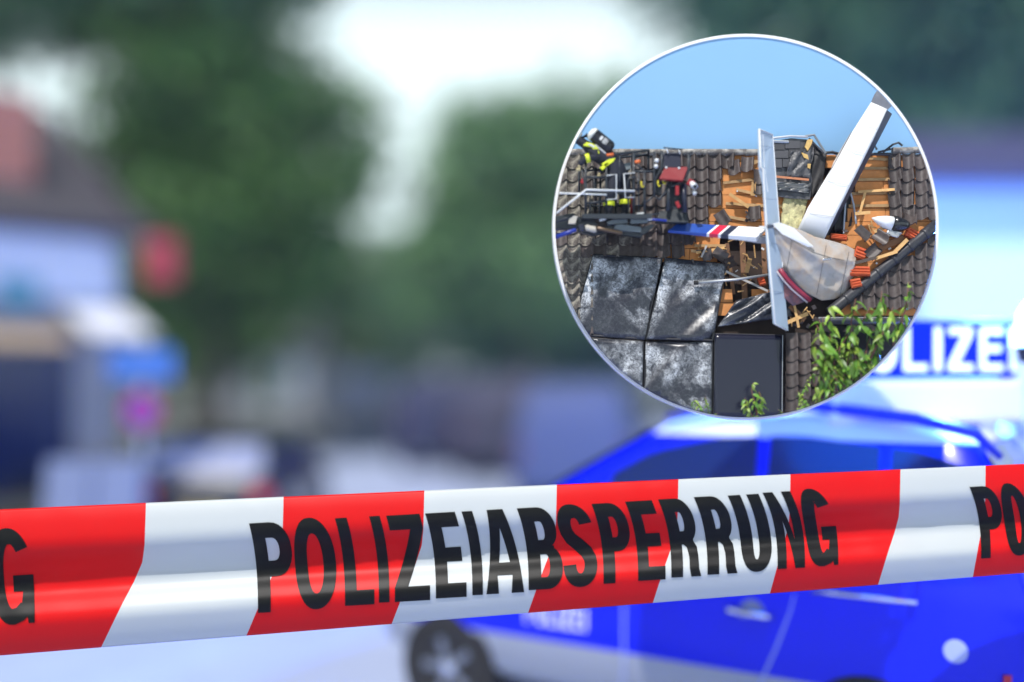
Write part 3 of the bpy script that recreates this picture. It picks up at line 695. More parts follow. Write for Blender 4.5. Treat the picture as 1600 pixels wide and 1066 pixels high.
# battens
def batten(pts, wd=4.0, k=.010, th=.012, m=None, nm='batten', par=None):
    (x0, y0), (x1, y1) = pts; d = Vector((x1 - x0, y1 - y0)).normalized(); nx, ny = -d.y * wd / 2, d.x * wd / 2
    f_ = [Q(x0 + nx, y0 + ny, k + th), Q(x1 + nx, y1 + ny, k + th), Q(x1 - nx, y1 - ny, k + th), Q(x0 - nx, y0 - ny, k + th)]
    g_ = [Q(x0 + nx, y0 + ny, k), Q(x1 + nx, y1 + ny, k), Q(x1 - nx, y1 - ny, k), Q(x0 - nx, y0 - ny, k)]
    b = MB(); b.slab(f_, g_); return b.build(nm, m or M_BATT, par or roof)
for pts in (((1150, 266), (1190, 250)), ((1168, 251), (1192, 253)), ((1130, 286), (1192, 279)), ((1150, 296), (1200, 308)), ((1134, 318), (1196, 322)), ((1134, 338), (1176, 346)),
            ((1085, 384), (1134, 384)), ((1080, 392), (1120, 396)), ((1335, 246), (1395, 250)), ((1330, 263), (1396, 263)), ((1326, 281), (1397, 280)), ((1330, 303), (1398, 301)), ((1326, 322), (1396, 321)), ((1222, 300), (1262, 303)), ((1216, 322), (1240, 322))):
    batten(pts, 4.4, k=.002)
# loose rafters seen in the opening
for x0, y0, x1, y1, wd in ((1160, 376, 1164, 470, 9), (1193, 372, 1196, 455, 8), (1136, 380, 1146, 460, 6), (1326, 250, 1318, 362, 6)):
    batten(((x0, y0), (x1, y1)), wd, k=-.045, th=.028, nm='rafter', m=mat('rafter_wood', (.20, .10, .05), .8, var=.3, vscale=25))

# pantiles
prof = [(0, .55), (.1, .26), (.22, .06), (.38, 0), (.52, .05), (.64, .28), (.74, .65), (.82, .92), (.88, 1.0), (.94, .86), (1.0, .55)]
def tile_mesh(nm, m, wpx=20.6, hpx=24.0, amp=6.4, seed=0, broken=False):
    b = MB(); s_ = S0 * .965; rnd = random.Random(seed)
    top, bot, lip = [], [], []
    for uu, hh in prof:
        x = (uu - .5) * wpx * s_; y_ = -hh * amp * s_
        e = rnd.uniform(-1, 4) * s_ if broken else 0
        top.append((x, y_ + .001, hpx / 2 * s_ )); zb_ = -hpx / 2 * s_ + e - 1.6 * s_ + hh * 3.4 * s_; bot.append((x, y_ - 2.0 * s_, zb_)); lip.append((x, y_ + .8 * s_, zb_ + .4 * s_))
    b.rings([top, bot], caps=False, closed=False); b.rings([[Vector(p) for p in bot], lip], caps=False, closed=False)
    # nib edge on both flanks
    me_o = b.build(nm, m, None, smooth=True, off=Vector())
    me = me_o.data; bpy.data.objects.remove(me_o)
    for p in me.polygons: p.use_smooth = True
    return me
TM = [tile_mesh('pantile', M_TILE, seed=1), tile_mesh('pantile', M_TILE, seed=2, wpx=20.3), tile_mesh('pantile_broken', M_TILE, seed=3, broken=True)]
TL = tile_mesh('pantile_lichen', M_TILEL, seed=4)
def put_tile(x, y, k=.012, rz=0.0, me=None, par=None, name='roof_tile', tilt=0.0, yaw=0.0, sc_=1.0, loc_off=None):
    o = bpy.data.objects.new(name, me or random.choice(TM[:2])); col.objects.link(o)
    par = roof if par is None else par
    p = Q(x, y, k)
    if par is not False: o.parent = par; o.location = p - OFF[par.name]
    else: o.location = p
    # the roof leans back: rotate about X so the tile's top lies further back
    lean = math.atan2(.00050, 1 / F * 5.1)
    o.rotation_euler = (Matrix.Rotation(-lean + tilt, 3, 'X') @ Matrix.Rotation(yaw, 3, 'Z') @ Matrix.Rotation(rz, 3, 'Y')).to_euler()
    o.scale = (sc_,) * 3
    OFF[o.name] = p
    return o
def hipy(x): return 490 - (x - 1295) * .826
lim = lin([(240, 1150), (259, 1150), (260, 1142), (280, 1132), (300, 1128), (322, 1112), (345, 1112), (360, 1088), (385, 1078), (400, 1060)])
ntile = 0
for r_ in range(22):
    y = 252 + r_ * 20
    for c_ in range(30):
        x = 877 + c_ * 20
        keep = False
        if y < 402 and x < lim(y): keep = True
        if 402 <= y < 530 and x < 932: keep = True
        if x > 1392 and y < 346 and y < hipy(x) - 6: keep = True
        if x > 1300 and y > hipy(x) + 6 and y < 492: keep = True
        if 1222 < x < 1286 and y > 512: keep = True
        if math.hypot(x - CX, y - CY) > RAD + 12: keep = False
        if not keep: continue
        jr = .02; dx = 0
        edge = (x > lim(y) - 22 and y < 402)
        if edge or (1385 < x < 1400 and y < 350): jr = .12; dx = random.uniform(-1, 2)
        me = None
        if x < 985 and random.random() < (.85 if x < 925 else .35): me = TL
        elif random.random() < .06: me = TM[2]
        put_tile(x + dx, y + random.uniform(-.4, .4), .012 + random.uniform(0, .0015), random.uniform(-jr, jr), me); ntile += 1
# displaced tiles still hanging on the roof
for x, y, rz in ((1167, 257, .13), (1187, 276, .06), (1146, 262, -.05), (1178, 334, .02), (1128, 342, -.5), (1187, 292, .08)):
    put_tile(x, y, .022, rz, TM[0])
# ridge tiles and hip tiles
def cap_tile(x0, y0, x1, y1, rpx, nm, k=.016, m=None, clip=.5):
    b = MB(); a, c_ = Q(x0, y0, k), Q(x1, y1, k)
    s_ = S0 * .96
    b.lathe(a, c_, [(0, rpx * s_ * .8), (0, rpx * s_), (.1, rpx * s_ * 1.06), (.14, rpx * s_), (.93, rpx * s_ * .93), (1, rpx * s_ * .90), (1, rpx * s_ * .7)], 14)
    return b.build(nm, m or M_TILE, roof, smooth=True)
M_RIDGE = mat('ridge_lichen', (.13, .115, .11), .7, vscale=30, c2=(.36, .34, .31), var=.2)
x = 867.0
while x < 1184:
    cap_tile(x, 238.5 + random.uniform(-.6, .6), min(x + 34, 1186), 237.8, 5.5, 'ridge_tile', m=M_RIDGE); x += 33
x = 1394.0
while x < 1470:
    cap_tile(x, 236 - (x - 1394) * .03, x + 34, 236 - (x - 1360) * .03, 5.5, 'ridge_tile', m=M_RIDGE); x += 33
M_HIP = mat('hip_dark', (.035, .035, .042), .42, var=.25, vscale=40, rnd=.15)
hx = 1296.0
while hx < 1466:
    cap_tile(hx, hipy(hx), hx + 26, hipy(hx + 26), 9.0, 'hip_tile', k=.03, m=M_HIP); hx += 24.5
# bent flashing strips along the broken ridge
for pts, wd in (([(1342, 240), (1360, 237), (1366, 226), (1370, 234)], 3), ([(1380, 238), (1395, 226), (1404, 223), (1410, 228)], 3), ([(1372, 238), (1392, 233)], 3), ([(1280, 240), (1300, 238), (1312, 241)], 4), ([(1330, 241), (1392, 241)], 4)):
    b = MB(); b.tube([Q(x, y, .02) for x, y in pts], wd * S0 * .6, 6); b.build('ridge_flashing', mat('flashing_dark', (.04, .04, .045), .5), roof)
# gutter, fascia and the wall below the eave
b = MB(); rr = []
for xx in (1279, 1300, 1340, 1380, 1420, 1450):
    ring = []
    for k in range(9):
        a = R(180 + 180 * k / 8); ring.append(Q(xx, 497, .05) + Vector((0, math.cos(a) * .026, math.sin(a) * .030)))
    for k in range(8, -1, -1):
        a = R(180 + 180 * k / 8); ring.append(Q(xx, 497, .05) + Vector((0, math.cos(a) * .022, math.sin(a) * .026 + .002)))
    rr.append(ring)
b.rings(rr); gut = b.build('gutter', mat('zinc', (.16, .16, .17), .35, metal=.7), roof, smooth=True)
b = MB(); b.tube([Q(1279, 497, .076), Q(1450, 497, .076)], .0045, 6); b.build('gutter_bead', mat('zinc_bright', (.6, .6, .62), .3, metal=.8), gut)
b = MB(); b.tube([Q(1326, 506, .02), Q(1330, 540, .0), Q(1331, 640, .0)], .010, 8); b.build('downpipe', mat('pipe_grey', (.2, .22, .26), .4), roof, smooth=True)
b = MB(); b.slab([Q(1286, 503, -.03), Q(1452, 503, -.03), Q(1452, 652, -.06), Q(1286, 652, -.06)], [P(1286, 503, .001), P(1452, 503, .001), P(1452, 652, .001), P(1286, 652, .001)])
b.build('gable_wall', mat('wall_eave_shade', (.03, .028, .03), .9, var=.3), roof)  # near black colour holds the shade under the eave

# slate clad chimney stack, torn at the top
chm = mat('slate_sheet', (.075, .075, .085), .42, var=.5, vscale=18, bump=.9, bscale=25)
b = MB()
fr = [(1203, 222), (1236, 216), (1270, 219), (1272, 240), (1266, 262), (1269, 282), (1266, 312), (1232, 310), (1208, 306)]
b.slab([Q(x, y, .055 + .006 * math.sin(x * .9 + y)) for x, y in fr], [Q(x, y, -.02) for x, y in fr]); ch = b.build('chimney', chm, roof)
for i, (xa, xb, ya, yb) in enumerate(((1210, 1226, 223, 234), (1227, 1250, 220, 232), (1210, 1232, 235, 247), (1233, 1256, 233, 246), (1210, 1222, 248, 262), (1223, 1246, 248, 261))):
    b = MB(); f_ = [Q(xa, ya, .064), Q(xb, ya, .064), Q(xb, yb, .068), Q(xa, yb, .068)]; b.slab(f_, [p + Vector((0, .006, 0)) for p in f_]); b.build('slate', mat('slate', (.06, .06, .068), .5, rnd=.25, var=.2), ch)
# crumpled lead apron
def crumple(quad, k, nm, m, par, nu=14, nv=10, amp=.01, seed=0, freq=3.0, th=.003, curl=None):
    rnd = random.Random(seed); ph = [(rnd.uniform(1, freq) * 2, rnd.uniform(1, freq) * 2, rnd.uniform(0, 6.3)) for _ in range(7)]
    (a, b_, c_, d) = quad; rr = []
    for j in range(nv + 1):
        v = j / nv; ring = []
        for i in range(nu + 1):
            u_ = i / nu
            x = (a[0] * (1 - u_) + b_[0] * u_) * (1 - v) + (d[0] * (1 - u_) + c_[0] * u_) * v
            y = (a[1] * (1 - u_) + b_[1] * u_) * (1 - v) + (d[1] * (1 - u_) + c_[1] * u_) * v
            z = sum(math.sin(fu * u_ * 3.1 + fv * v * 3.1 + p) for fu, fv, p in ph) / 7 * amp * 2
            z += (curl(u_, v) if curl else 0)
            ring.append(Q(x, y, k + z))
        rr.append(ring)
    b = MB(); b.rings(rr, caps=False, closed=False); o = b.build(nm, m, par, smooth=True)
    s_ = o.modifiers.new('thickness', 'SOLIDIFY'); s_.thickness = th; s_.offset = 0
    return o
lead = mat('lead_sheet', (.16, .16, .165), .34, metal=.35, var=.4, vscale=22)
crumple([(1236, 236), (1268, 232), (1266, 278), (1228, 276)], .070, 'torn_sheet', chm, ch, amp=.012, seed=4, freq=5)
crumple([(1206, 284), (1267, 286), (1264, 302), (1208, 296)], .066, 'lead_apron', lead, ch, amp=.012, seed=5, freq=6)
batten(((1212, 276), (1264, 281)), 3.4, k=.07, th=.01, m=mat('copper_strip', (.5, .2, .10), .4), nm='copper_strip', par=ch)
for pts, w_, c3 in (([(1207, 216), (1235, 213), (1262, 214)], 3.0, (.62, .64, .66)), ([(1208, 221), (1232, 222)], 4.0, (.45, .48, .5)), ([(1258, 213), (1272, 211), (1280, 224), (1290, 240)], 3.2, (.30, .32, .34)), ([(1264, 216), (1276, 228), (1286, 238)], 2.0, (.12, .12, .13))):
    b = MB(); b.tube([Q(x, y, .066) for x, y in pts], w_ * S0 * .6, 6); b.build('cap_flashing', mat('flash_%d' % int(c3[0] * 100), c3, .35, metal=.4), ch)
for pts in ([(1262, 218), (1270, 218), (1268, 226), (1262, 236), (1258, 230)], [(1252, 238), (1262, 242), (1264, 250), (1256, 246)], [(1262, 256), (1267, 256), (1266, 264), (1262, 262)]):
    b = MB(); f_ = [Q(x, y, .078) for x, y in pts]; b.slab(f_, [p + Vector((0, .012, 0)) for p in f_]); b.build('split_wood', mat('split_wood', (.62, .40, .14), .8, var=.3, vscale=40), ch)
crumple([(1268, 222), (1292, 240), (1284, 300), (1266, 310)], .03, 'torn_membrane', mat('membrane_black', (.02, .018, .02), .6), roof, amp=.01, seed=7)
crumple([(1226, 303), (1264, 304), (1250, 362), (1218, 362)], .016, 'insulation_slab', mat('glass_wool', (.46, .42, .24), .95, var=.3, vscale=30, c2=(.60, .56, .30), bump=.8, bscale=60), roof, amp=.008, seed=9, freq=6, th=.02)
for pts in ([(1330, 258), (1322, 300), (1318, 365)], [(1326, 290), (1334, 320), (1338, 350)]):
    b = MB(); b.tube([Q(x, y, .02) for x, y in pts], .0042, 6); b.build('hanging_cable', mat('cable_grey', (.4, .45, .52), .5), roof)
crumple([(1300, 300), (1328, 262), (1332, 352), (1304, 364)], -.01, 'torn_membrane', mat('membrane_black', (.02, .018, .02)), roof, amp=.012, seed=17)

# ---- solar panels / shattered glass sheets
shat = bpy.data.materials.new('shattered_glass'); shat.use_nodes = True; n_ = shat.node_tree; bs = n_.nodes['Principled BSDF']; L = n_.links.new
tcn = n_.nodes.new('ShaderNodeTexCoord')
vo = n_.nodes.new('ShaderNodeTexVoronoi'); vo.feature = 'DISTANCE_TO_EDGE'; vo.inputs['Scale'].default_value = 48; vo.inputs['Randomness'].default_value = 1
big = n_.nodes.new('ShaderNodeTexNoise'); big.inputs['Scale'].default_value = 5.2; big.inputs['Detail'].default_value = 7; big.inputs['Roughness'].default_value = .68; big.inputs['Distortion'].default_value = .9
fine = n_.nodes.new('ShaderNodeTexNoise'); fine.inputs['Scale'].default_value = 62; fine.inputs['Detail'].default_value = 8; fine.inputs['Roughness'].default_value = .75; fine.inputs['Distortion'].default_value = 1.2
lowf = n_.nodes.new('ShaderNodeTexNoise'); lowf.inputs['Scale'].default_value = 3.4; lowf.inputs['Detail'].default_value = 2
rl = n_.nodes.new('ShaderNodeMapRange'); rl.inputs['From Min'].default_value = .44; rl.inputs['From Max'].default_value = .56; rl.inputs['To Min'].default_value = .06; rl.inputs['To Max'].default_value = 1.5; L(lowf.outputs['Fac'], rl.inputs['Value'])
for q in (vo, big, fine, lowf): L(tcn.outputs['Object'], q.inputs['Vector'])
r1 = n_.nodes.new('ShaderNodeMapRange'); r1.inputs['From Min'].default_value = .0; r1.inputs['From Max'].default_value = .05; r1.inputs['To Min'].default_value = 1; r1.inputs['To Max'].default_value = .25; L(vo.outputs['Distance'], r1.inputs['Value'])
r2 = n_.nodes.new('ShaderNodeMapRange'); r2.inputs['From Min'].default_value = .44; r2.inputs['From Max'].default_value = .62; L(big.outputs['Fac'], r2.inputs['Value'])
r3 = n_.nodes.new('ShaderNodeMapRange'); r3.inputs['From Min'].default_value = .42; r3.inputs['From Max'].default_value = .62; r3.inputs['To Min'].default_value = .15; L(fine.outputs['Fac'], r3.inputs['Value'])
a1 = n_.nodes.new('ShaderNodeMath'); a1.operation = 'MULTIPLY'; L(r2.outputs[0], a1.inputs[0]); L(r3.outputs[0], a1.inputs[1])
a2 = n_.nodes.new('ShaderNodeMath'); a2.operation = 'MULTIPLY'; L(r1.outputs[0], a2.inputs[0]); L(r3.outputs[0], a2.inputs[1])
a3 = n_.nodes.new('ShaderNodeMath'); a3.operation = 'MULTIPLY_ADD'; L(a2.outputs[0], a3.inputs[0]); a3.inputs[1].default_value = .12; a4 = n_.nodes.new('ShaderNodeMath'); a4.operation = 'MULTIPLY'; L(a1.outputs[0], a4.inputs[0]); L(rl.outputs[0], a4.inputs[1]); L(a4.outputs[0], a3.inputs[2]); a3.use_clamp = True
mc = n_.nodes.new('ShaderNodeMix'); mc.data_type = 'RGBA'; mc.inputs['A'].default_value = (.016, .018, .028, 1); mc.inputs['B'].default_value = (.60, .62, .65, 1); L(a3.outputs[0], mc.inputs['Factor']); L(mc.outputs['Result'], bs.inputs['Base Color'])
bs.inputs['Roughness'].default_value = .3
M_FRAMEB = mat('panel_frame_black', (.012, .012, .015), .4)
def panel(quad, label, k, m, amp, seed, grid=False):
    t = thing('solar_panel', Q(quad[0][0], quad[0][1], k), label, 'solar panel', 'solar panels on the roof', world=True)
    crumple(quad, k, 'glass_sheet', m, t, nu=16, nv=16, amp=amp, seed=seed, freq=2.2, th=.006)
    for i in range(4):
        p, q = quad[i], quad[(i + 1) % 4]
        b = MB(); b.tube([Q(p[0], p[1], k - .003), Q(q[0], q[1], k - .003)], .0048, 6); b.build('frame_bar', M_FRAMEB, t)
    if grid:
        for i in range(1, 8):
            u_ = i / 8; p = [(quad[0][j] * (1 - u_) + quad[3][j] * u_) for j in (0, 1)]; q = [(quad[1][j] * (1 - u_) + quad[2][j] * u_) for j in (0, 1)]
            b = MB(); b.tube([Q(p[0], p[1], k + .002), Q(q[0], q[1], k + .002)], .0009, 4); b.build('cell_line', mat('cell_line', (.10, .11, .15), .4), t)
        b = MB(); b.tube([Q(quad[1][0] + 1, quad[1][1], k + .004), Q(quad[2][0] + 1, quad[2][1], k + .004)], .0018, 5); b.build('frame_edge', M_STEEL, t)
        for i in range(1, 6):
            u_ = i / 6; p = [(quad[0][j] * (1 - u_) + quad[1][j] * u_) for j in (0, 1)]; q = [(quad[3][j] * (1 - u_) + quad[2][j] * u_) for j in (0, 1)]
            b = MB(); b.tube([Q(p[0], p[1], k + .002), Q(q[0], q[1], k + .002)], .0012, 4); b.build('cell_line', mat('cell_line', (.10, .11, .15), .4), t)
    return t
panel([(927, 398), (1034, 404), (1007, 530), (893, 522)], 'black solar panel with the basket shadow across it, left of the frosted one', .034, shat, .010, 1)
panel([(1040, 404), (1135, 413), (1113, 532), (1010, 529)], 'bent frosted solar panel under the thin grey pole, top right of its group', .040, shat, .016, 2)
panel([(893, 527), (1005, 534), (1002, 640), (893, 640)], 'cracked solar panel cut by the white rim, lowest on the left', .030, shat, .008, 3)
panel([(1009, 535), (1113, 535), (1111, 655), (1006, 655)], 'cracked black solar panel directly below the bent frosted one', .028, shat, .007, 4)
panel([(1117, 522), (1222, 524), (1221, 651), (1115, 651)], 'intact dark solar panel below the tailplane tip', .026, mat('solar_dark', (.012, .013, .028), .25, spec=.5), .0, 5, True)
ts = thing('torn_panel_sheet', Q(1180, 510, .05), 'crumpled silvery sheet of shattered panel behind the tailplane tip', 'torn sheet', world=True)
crumple([(1150, 470), (1236, 448), (1240, 494), (1122, 510)], .05, 'sheet', shat, ts, nu=22, nv=14, amp=.016, seed=21, freq=4, th=.004)
gp = thing('grey_pole', Q(1140, 437, .07), 'thin grey pole lying across the bent frosted panel and the opening', 'pole', world=True)
b = MB(); b.tube([Q(1086, 442, .075), Q(1150, 437, .08), Q(1204, 429, .09)], .006, 8); b.build('rod', M_STEEL, gp, smooth=True)
b = MB(); b.lathe(Q(1084, 442, .075), Q(1091, 442, .076), [(0, .010), (1, .010)], 10); b.build('end_cap', M_RUBBER, gp)

# ---- the aircraft
acw = mat('aircraft_white', (.86, .86, .86), .32, coat=.3, var=.03)
acg = mat('aircraft_grey', (.50, .47, .45), .5, var=.34, vscale=13, c2=(.40, .31, .24), bump=.25, bscale=30)
tpm = mat('tailplane_shade_tint', (.40, .50, .62), .38, var=.08, vscale=8, coat=.2)  # blue grey is shade and sky reflection painted on the white tailplane
ac = thing('crashed_aircraft', P(1270, 420, .15), 'white light aircraft crashed tail up through the roof', 'aircraft', world=True)
# tailplane: upright blade with elevator hinge line
def slabpx(pts, th, nm, m, par, bevel=0.0, dy=None):
    f_ = [P(x, y, w_) for x, y, w_ in pts]; n3 = (f_[1] - f_[0]).cross(f_[2] - f_[0]).normalized()
    if n3.y > 0: n3 = -n3
    b = MB(); b.slab(f_, [p - n3 * th for p in f_]); return b.build(nm, m, par, bevel=bevel)
tl = slabpx([(1186.5, 202, .375), (1207, 211, .29), (1212, 280, .29), (1218, 352, .29), (1224, 430, .29), (1232, 517, .29), (1211, 506, .37), (1204, 430, .375), (1198, 352, .375), (1194, 290, .375), (1188, 262, .375)], .010, 'tailplane', tpm, ac)
b = MB(); b.tube([P(x, y, w_ + .002) for x, y, w_ in ((1207, 211, .29), (1186.5, 202, .376), (1188.5, 262, .376), (1192, 264, .376), (1198, 352, .376), (1204, 430, .376), (1211, 506, .371), (1229, 516, .30))], .0042, 6); b.build('leading_edge', acw, tl, smooth=True)
b = MB(); b.tube([P(x, y, w_) for x, y, w_ in ((1192, 210, .358), (1194.5, 262, .358), (1200, 300, .355))], .0016, 5); b.build('hinge_line', acw, tl)
b = MB(); b.tube([P(1207.5, 211, .293), P(1212.5, 280, .293), P(1218, 352, .293), P(1224, 430, .293)], .0022, 5); b.build('trailing_edge', acw, tl)
b = MB(); b.box(P(1203, 354, .385), (.028, .03, .014)); b.build('hinge_bracket', mat('bracket_dark', (.05, .06, .09), .4), tl, bevel=.002)
for y0 in (228, 262, 310, 380, 455):
    xL = lin([(202, 1187), (262, 1189), (352, 1198), (430, 1204), (506, 1211)])(y0); xR = lin([(211, 1207), (352, 1218), (430, 1224), (517, 1232)])(y0)
    b = MB(); b.tube([P(xL + 2, y0, .3745), P(xR - 1, y0 + 2, .2935)], .0010, 4); b.build('panel_line', mat('panel_line', (.26, .34, .45), .5), tl)
# wing: thick plank from the roof up to the right
def ring4(c, d, wid, th):
    return [P(*c) + q for q in (d * wid / 2 + th, -d * wid / 2 + th * .7, -d * wid / 2 - th * .7, d * wid / 2 - th)]
def wing_ring(xl, yl, xr, yr, w_, th, n_c=8):
    """airfoil-like ring between left edge (xl, yl) and right edge (xr, yr); th thickness towards the viewer"""
    a, c_ = P(xl, yl, w_), P(xr, yr, w_ + .035); pts = []
    for i in range(n_c + 1):
        t = i / n_c; pts.append(a.lerp(c_, t) + Vector((0, -th * max(0.0, math.sin(math.pi * min(1, t * .9 + .08))) ** .7 * (1 - .35 * t), 0)))
    for i in range(n_c, -1, -1):
        t = i / n_c; pts.append(a.lerp(c_, t) + Vector((.0, th * .55 * math.sin(math.pi * (t * .96 + .02)), 0)))
    return pts
b = MB(); b.rings([wing_ring(1240, 372, 1287, 376, .17, .006), wing_ring(1262, 325, 1309, 330, .185, .006), wing_ring(1300, 262, 1342, 264, .20, .006), wing_ring(1331, 207, 1367, 213, .215, .006), wing_ring(1361, 160, 1386, 171, .23, .005)])
wing = b.build('wing', acw, ac, smooth=False)
for p in wing.data.polygons: p.use_smooth = len(p.vertices) == 4
b = MB(); b.rings([wing_ring(1360.5, 160.5, 1387, 172, .226, .004), wing_ring(1366, 148, 1393, 166, .23, .004), wing_ring(1378, 130, 1408, 150, .235, .004)]); b.build('wing_tip', mat('wing_tip_grey', (.15, .16, .19), .4, var=.3, vscale=25), wing)
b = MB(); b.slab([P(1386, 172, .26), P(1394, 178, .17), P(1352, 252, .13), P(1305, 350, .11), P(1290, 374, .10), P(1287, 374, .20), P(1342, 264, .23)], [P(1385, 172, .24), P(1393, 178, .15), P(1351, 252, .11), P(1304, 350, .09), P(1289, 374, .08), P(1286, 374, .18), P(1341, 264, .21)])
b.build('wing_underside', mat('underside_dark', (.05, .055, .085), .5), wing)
b = MB(); b.slab([P(1330, 206, .222), P(1318, 226, .21), P(1302, 254, .205), P(1292, 282, .195), P(1282, 300, .19), P(1300, 262, .208)], [P(1331, 206, .20), P(1319, 226, .19), P(1304, 254, .18), P(1294, 282, .17), P(1284, 300, .16), P(1302, 262, .18)])
b.build('torn_skin', mat('torn_skin', (.55, .48, .42), .5, var=.3, vscale=30), wing)
for t_ in (.18, .42, .66, .86):
    xa, ya = 1240 + (1361 - 1240) * t_, 372 + (160 - 372) * t_; xb, yb = 1287 + (1386 - 1287) * t_, 376 + (171 - 376) * t_
    b = MB(); b.tube([P(xa + 3, ya, .182 + .06 * t_), P((xa + xb) / 2, (ya + yb) / 2, .203 + .058 * t_), P(xb - 1, yb, .211 + .056 * t_)], .0009, 4); b.build('panel_line', mat('line_pale', (.5, .5, .5), .5), wing)
# fuselage: crushed cone
def fring(cx, cy, ax, ay, ra, rd, w_):
    """ring across the direction (ax, ay) in px, half width ra px, half depth rd px"""
    l = math.hypot(ax, ay); nx, ny = -ay / l, ax / l; pts = []
    for k in range(28):
        a = 2 * math.pi * k / 28; ca_, sa_ = math.cos(a), math.sin(a)
        ca_ = math.copysign(abs(ca_) ** .85, ca_)
        pts.append(P(cx + nx * ra * ca_, cy + ny * ra * ca_, w_ + rd * S0 * sa_))
    return pts
def fsec(p, q, rd, w_):
    (x0, y0), (x1, y1) = p, q; return fring((x0 + x1) / 2, (y0 + y1) / 2, y1 - y0, x0 - x1, math.hypot(x1 - x0, y1 - y0) / 2, rd, w_)
secs = [((1204, 348), (1207, 366), .335), ((1213, 349), (1211, 386), .33), ((1226, 352), (1219, 406), .322), ((1248, 358), (1233, 434), .305), ((1274, 370), (1257, 457), .28), ((1302, 377), (1284, 470), .25), ((1322, 383), (1305, 468), .225), ((1335, 390), (1320, 461), .205), ((1338, 398), (1330, 446), .19)]
NU, NV = 72, 40; rr = []; rnf = random.Random(12)
dents = [(rnf.uniform(.2, .95), rnf.uniform(.25, .9), rnf.uniform(.05, .14), rnf.uniform(-.011, .006)) for _ in range(16)]
for i in range(NU + 1):
    s_ = i / NU * (len(secs) - 1); k = min(len(secs) - 2, int(s_)); q = s_ - k
    (t0, b0, w0), (t1, b1, w1) = secs[k], secs[k + 1]; u_ = i / NU
    tx, ty, bx0, by0, w_ = t0[0] + (t1[0] - t0[0]) * q, t0[1] + (t1[1] - t0[1]) * q, b0[0] + (b1[0] - b0[0]) * q, b0[1] + (b1[1] - b0[1]) * q, w0 + (w1 - w0) * q
    amp = min(1, u_ * 2.2 + .12); ring = []
    rid = .20 + .10 * math.sin(u_ * 3.0)                                   # the folded ridge under the upper panel
    for j_ in range(NV + 1):
        v = j_ / NV
        z = (v / rid) ** .8 if v < rid else 1 - .55 * (v - rid) / (1 - rid) - .6 * max(0, (v - rid) / (1 - rid)) ** 3
        z = z * .060 * amp - .012
        z -= .011 * abs(math.sin(u_ * 8 + v * 4)) ** .7 * amp + .008 * abs(math.sin(v * 9 - u_ * 7 + .7)) ** .7 * amp
        for du, dv, rad, dp in dents:
            d2 = ((u_ - du) ** 2 + (v - dv) ** 2 * .6) / rad ** 2
            if d2 < 4: z += dp * math.exp(-d2 * 1.6)
        jag = (rnf.uniform(-1, 3) if i == NU else 0)
        ring.append(P(tx + (bx0 - tx) * v + jag, ty + (by0 - ty) * v + jag * .3, w_ + z))
    rr.append(ring)
b = MB(); b.rings(rr, caps=False, closed=False)
fus = b.build('fuselage', acg, ac, smooth=True)
sol = fus.modifiers.new('thickness', 'SOLIDIFY'); sol.thickness = .005; sol.offset = -1
b = MB(); b.rings([[P(x, y, w_) for x, y, w_ in ring] for ring in (
    [(1240, 372, .20), (1300, 385, .18), (1326, 396, .16), (1322, 450, .15), (1296, 466, .17), (1250, 444, .22)], [(1250, 380, .12), (1300, 388, .10), (1320, 400, .09), (1316, 446, .08), (1292, 458, .09), (1256, 440, .12)])]); b.build('cabin_inside', mat('inside_dark', (.03, .028, .03), .8), fus)
def fpt(u_, v, lift=.002):
    r_ = rr[int(round(u_ * NU))]; return r_[int(round(v * NV))] + Vector((0, -lift, 0))
for u_ in (.34, .58, .80):
    b = MB(); b.tube([fpt(u_, v / 20) for v in range(2, 20)], .0011, 4); b.build('panel_line', mat('seam_grey', (.16, .15, .15), .5), fus)
    b = MB()
    for v in range(3, 19): b.lathe(fpt(u_ + .02, v / 20, .0005), fpt(u_ + .02, v / 20, .003), [(0, .0016), (1, .0011)], 5)
    o = b.build('rivets', mat('rivet_metal', (.5, .5, .5), .3, metal=.6), fus); o['kind'] = 'stuff'
b = MB(); b.tube([fpt(u_ / 30, .27) for u_ in range(3, 24)], .0013, 4); b.build('panel_line', mat('seam_grey', (.16, .15, .15)), fus)
b = MB(); b.slab([P(1206, 350, .36), P(1216, 347, .36), P(1240, 356, .345), P(1272, 386, .325), P(1262, 386, .325), P(1222, 366, .35)], [P(1206, 350, .345), P(1216, 347, .345), P(1240, 356, .33), P(1272, 386, .31), P(1262, 386, .31), P(1222, 366, .335)])
b.build('fin_root_fairing', acw, fus)
for off, wd, m_ in ((0, 1.6, mat('stripe_dark', (.03, .025, .05), .4)), (5, 3.6, mat('stripe_maroon', (.28, .02, .05), .4)), (11, 1.3, mat('stripe_pale', (.5, .45, .5), .4))):
    b = MB(); pts = [(1222, 418), (1232, 432), (1245, 446), (1258, 457), (1270, 467)]
    b.tube([P(x - off * .75, y + off * .55, .335 - i * .006) for i, (x, y) in enumerate(pts)], wd * S0, 6); b.build('stripe', m_, fus, smooth=True)
b = MB(); b.lathe(P(1284, 406, .325), P(1302, 404, .30), [(0, .001), (.2, .006), (.8, .006), (1, .001)], 8); b.build('scuff_plate', mat('bare_metal', (.7, .7, .7), .25, metal=.9), fus, smooth=True)
b = MB(); f_ = [P(1224, 436, .30), P(1242, 450, .30), P(1262, 470, .28), P(1240, 478, .28), P(1226, 466, .30)]; b.slab(f_, [p + Vector((0, .02, 0)) for p in f_]); b.build('torn_flap', mat('flap_dark', (.10, .07, .10), .5, c2=(.30, .10, .10), vscale=20), fus)
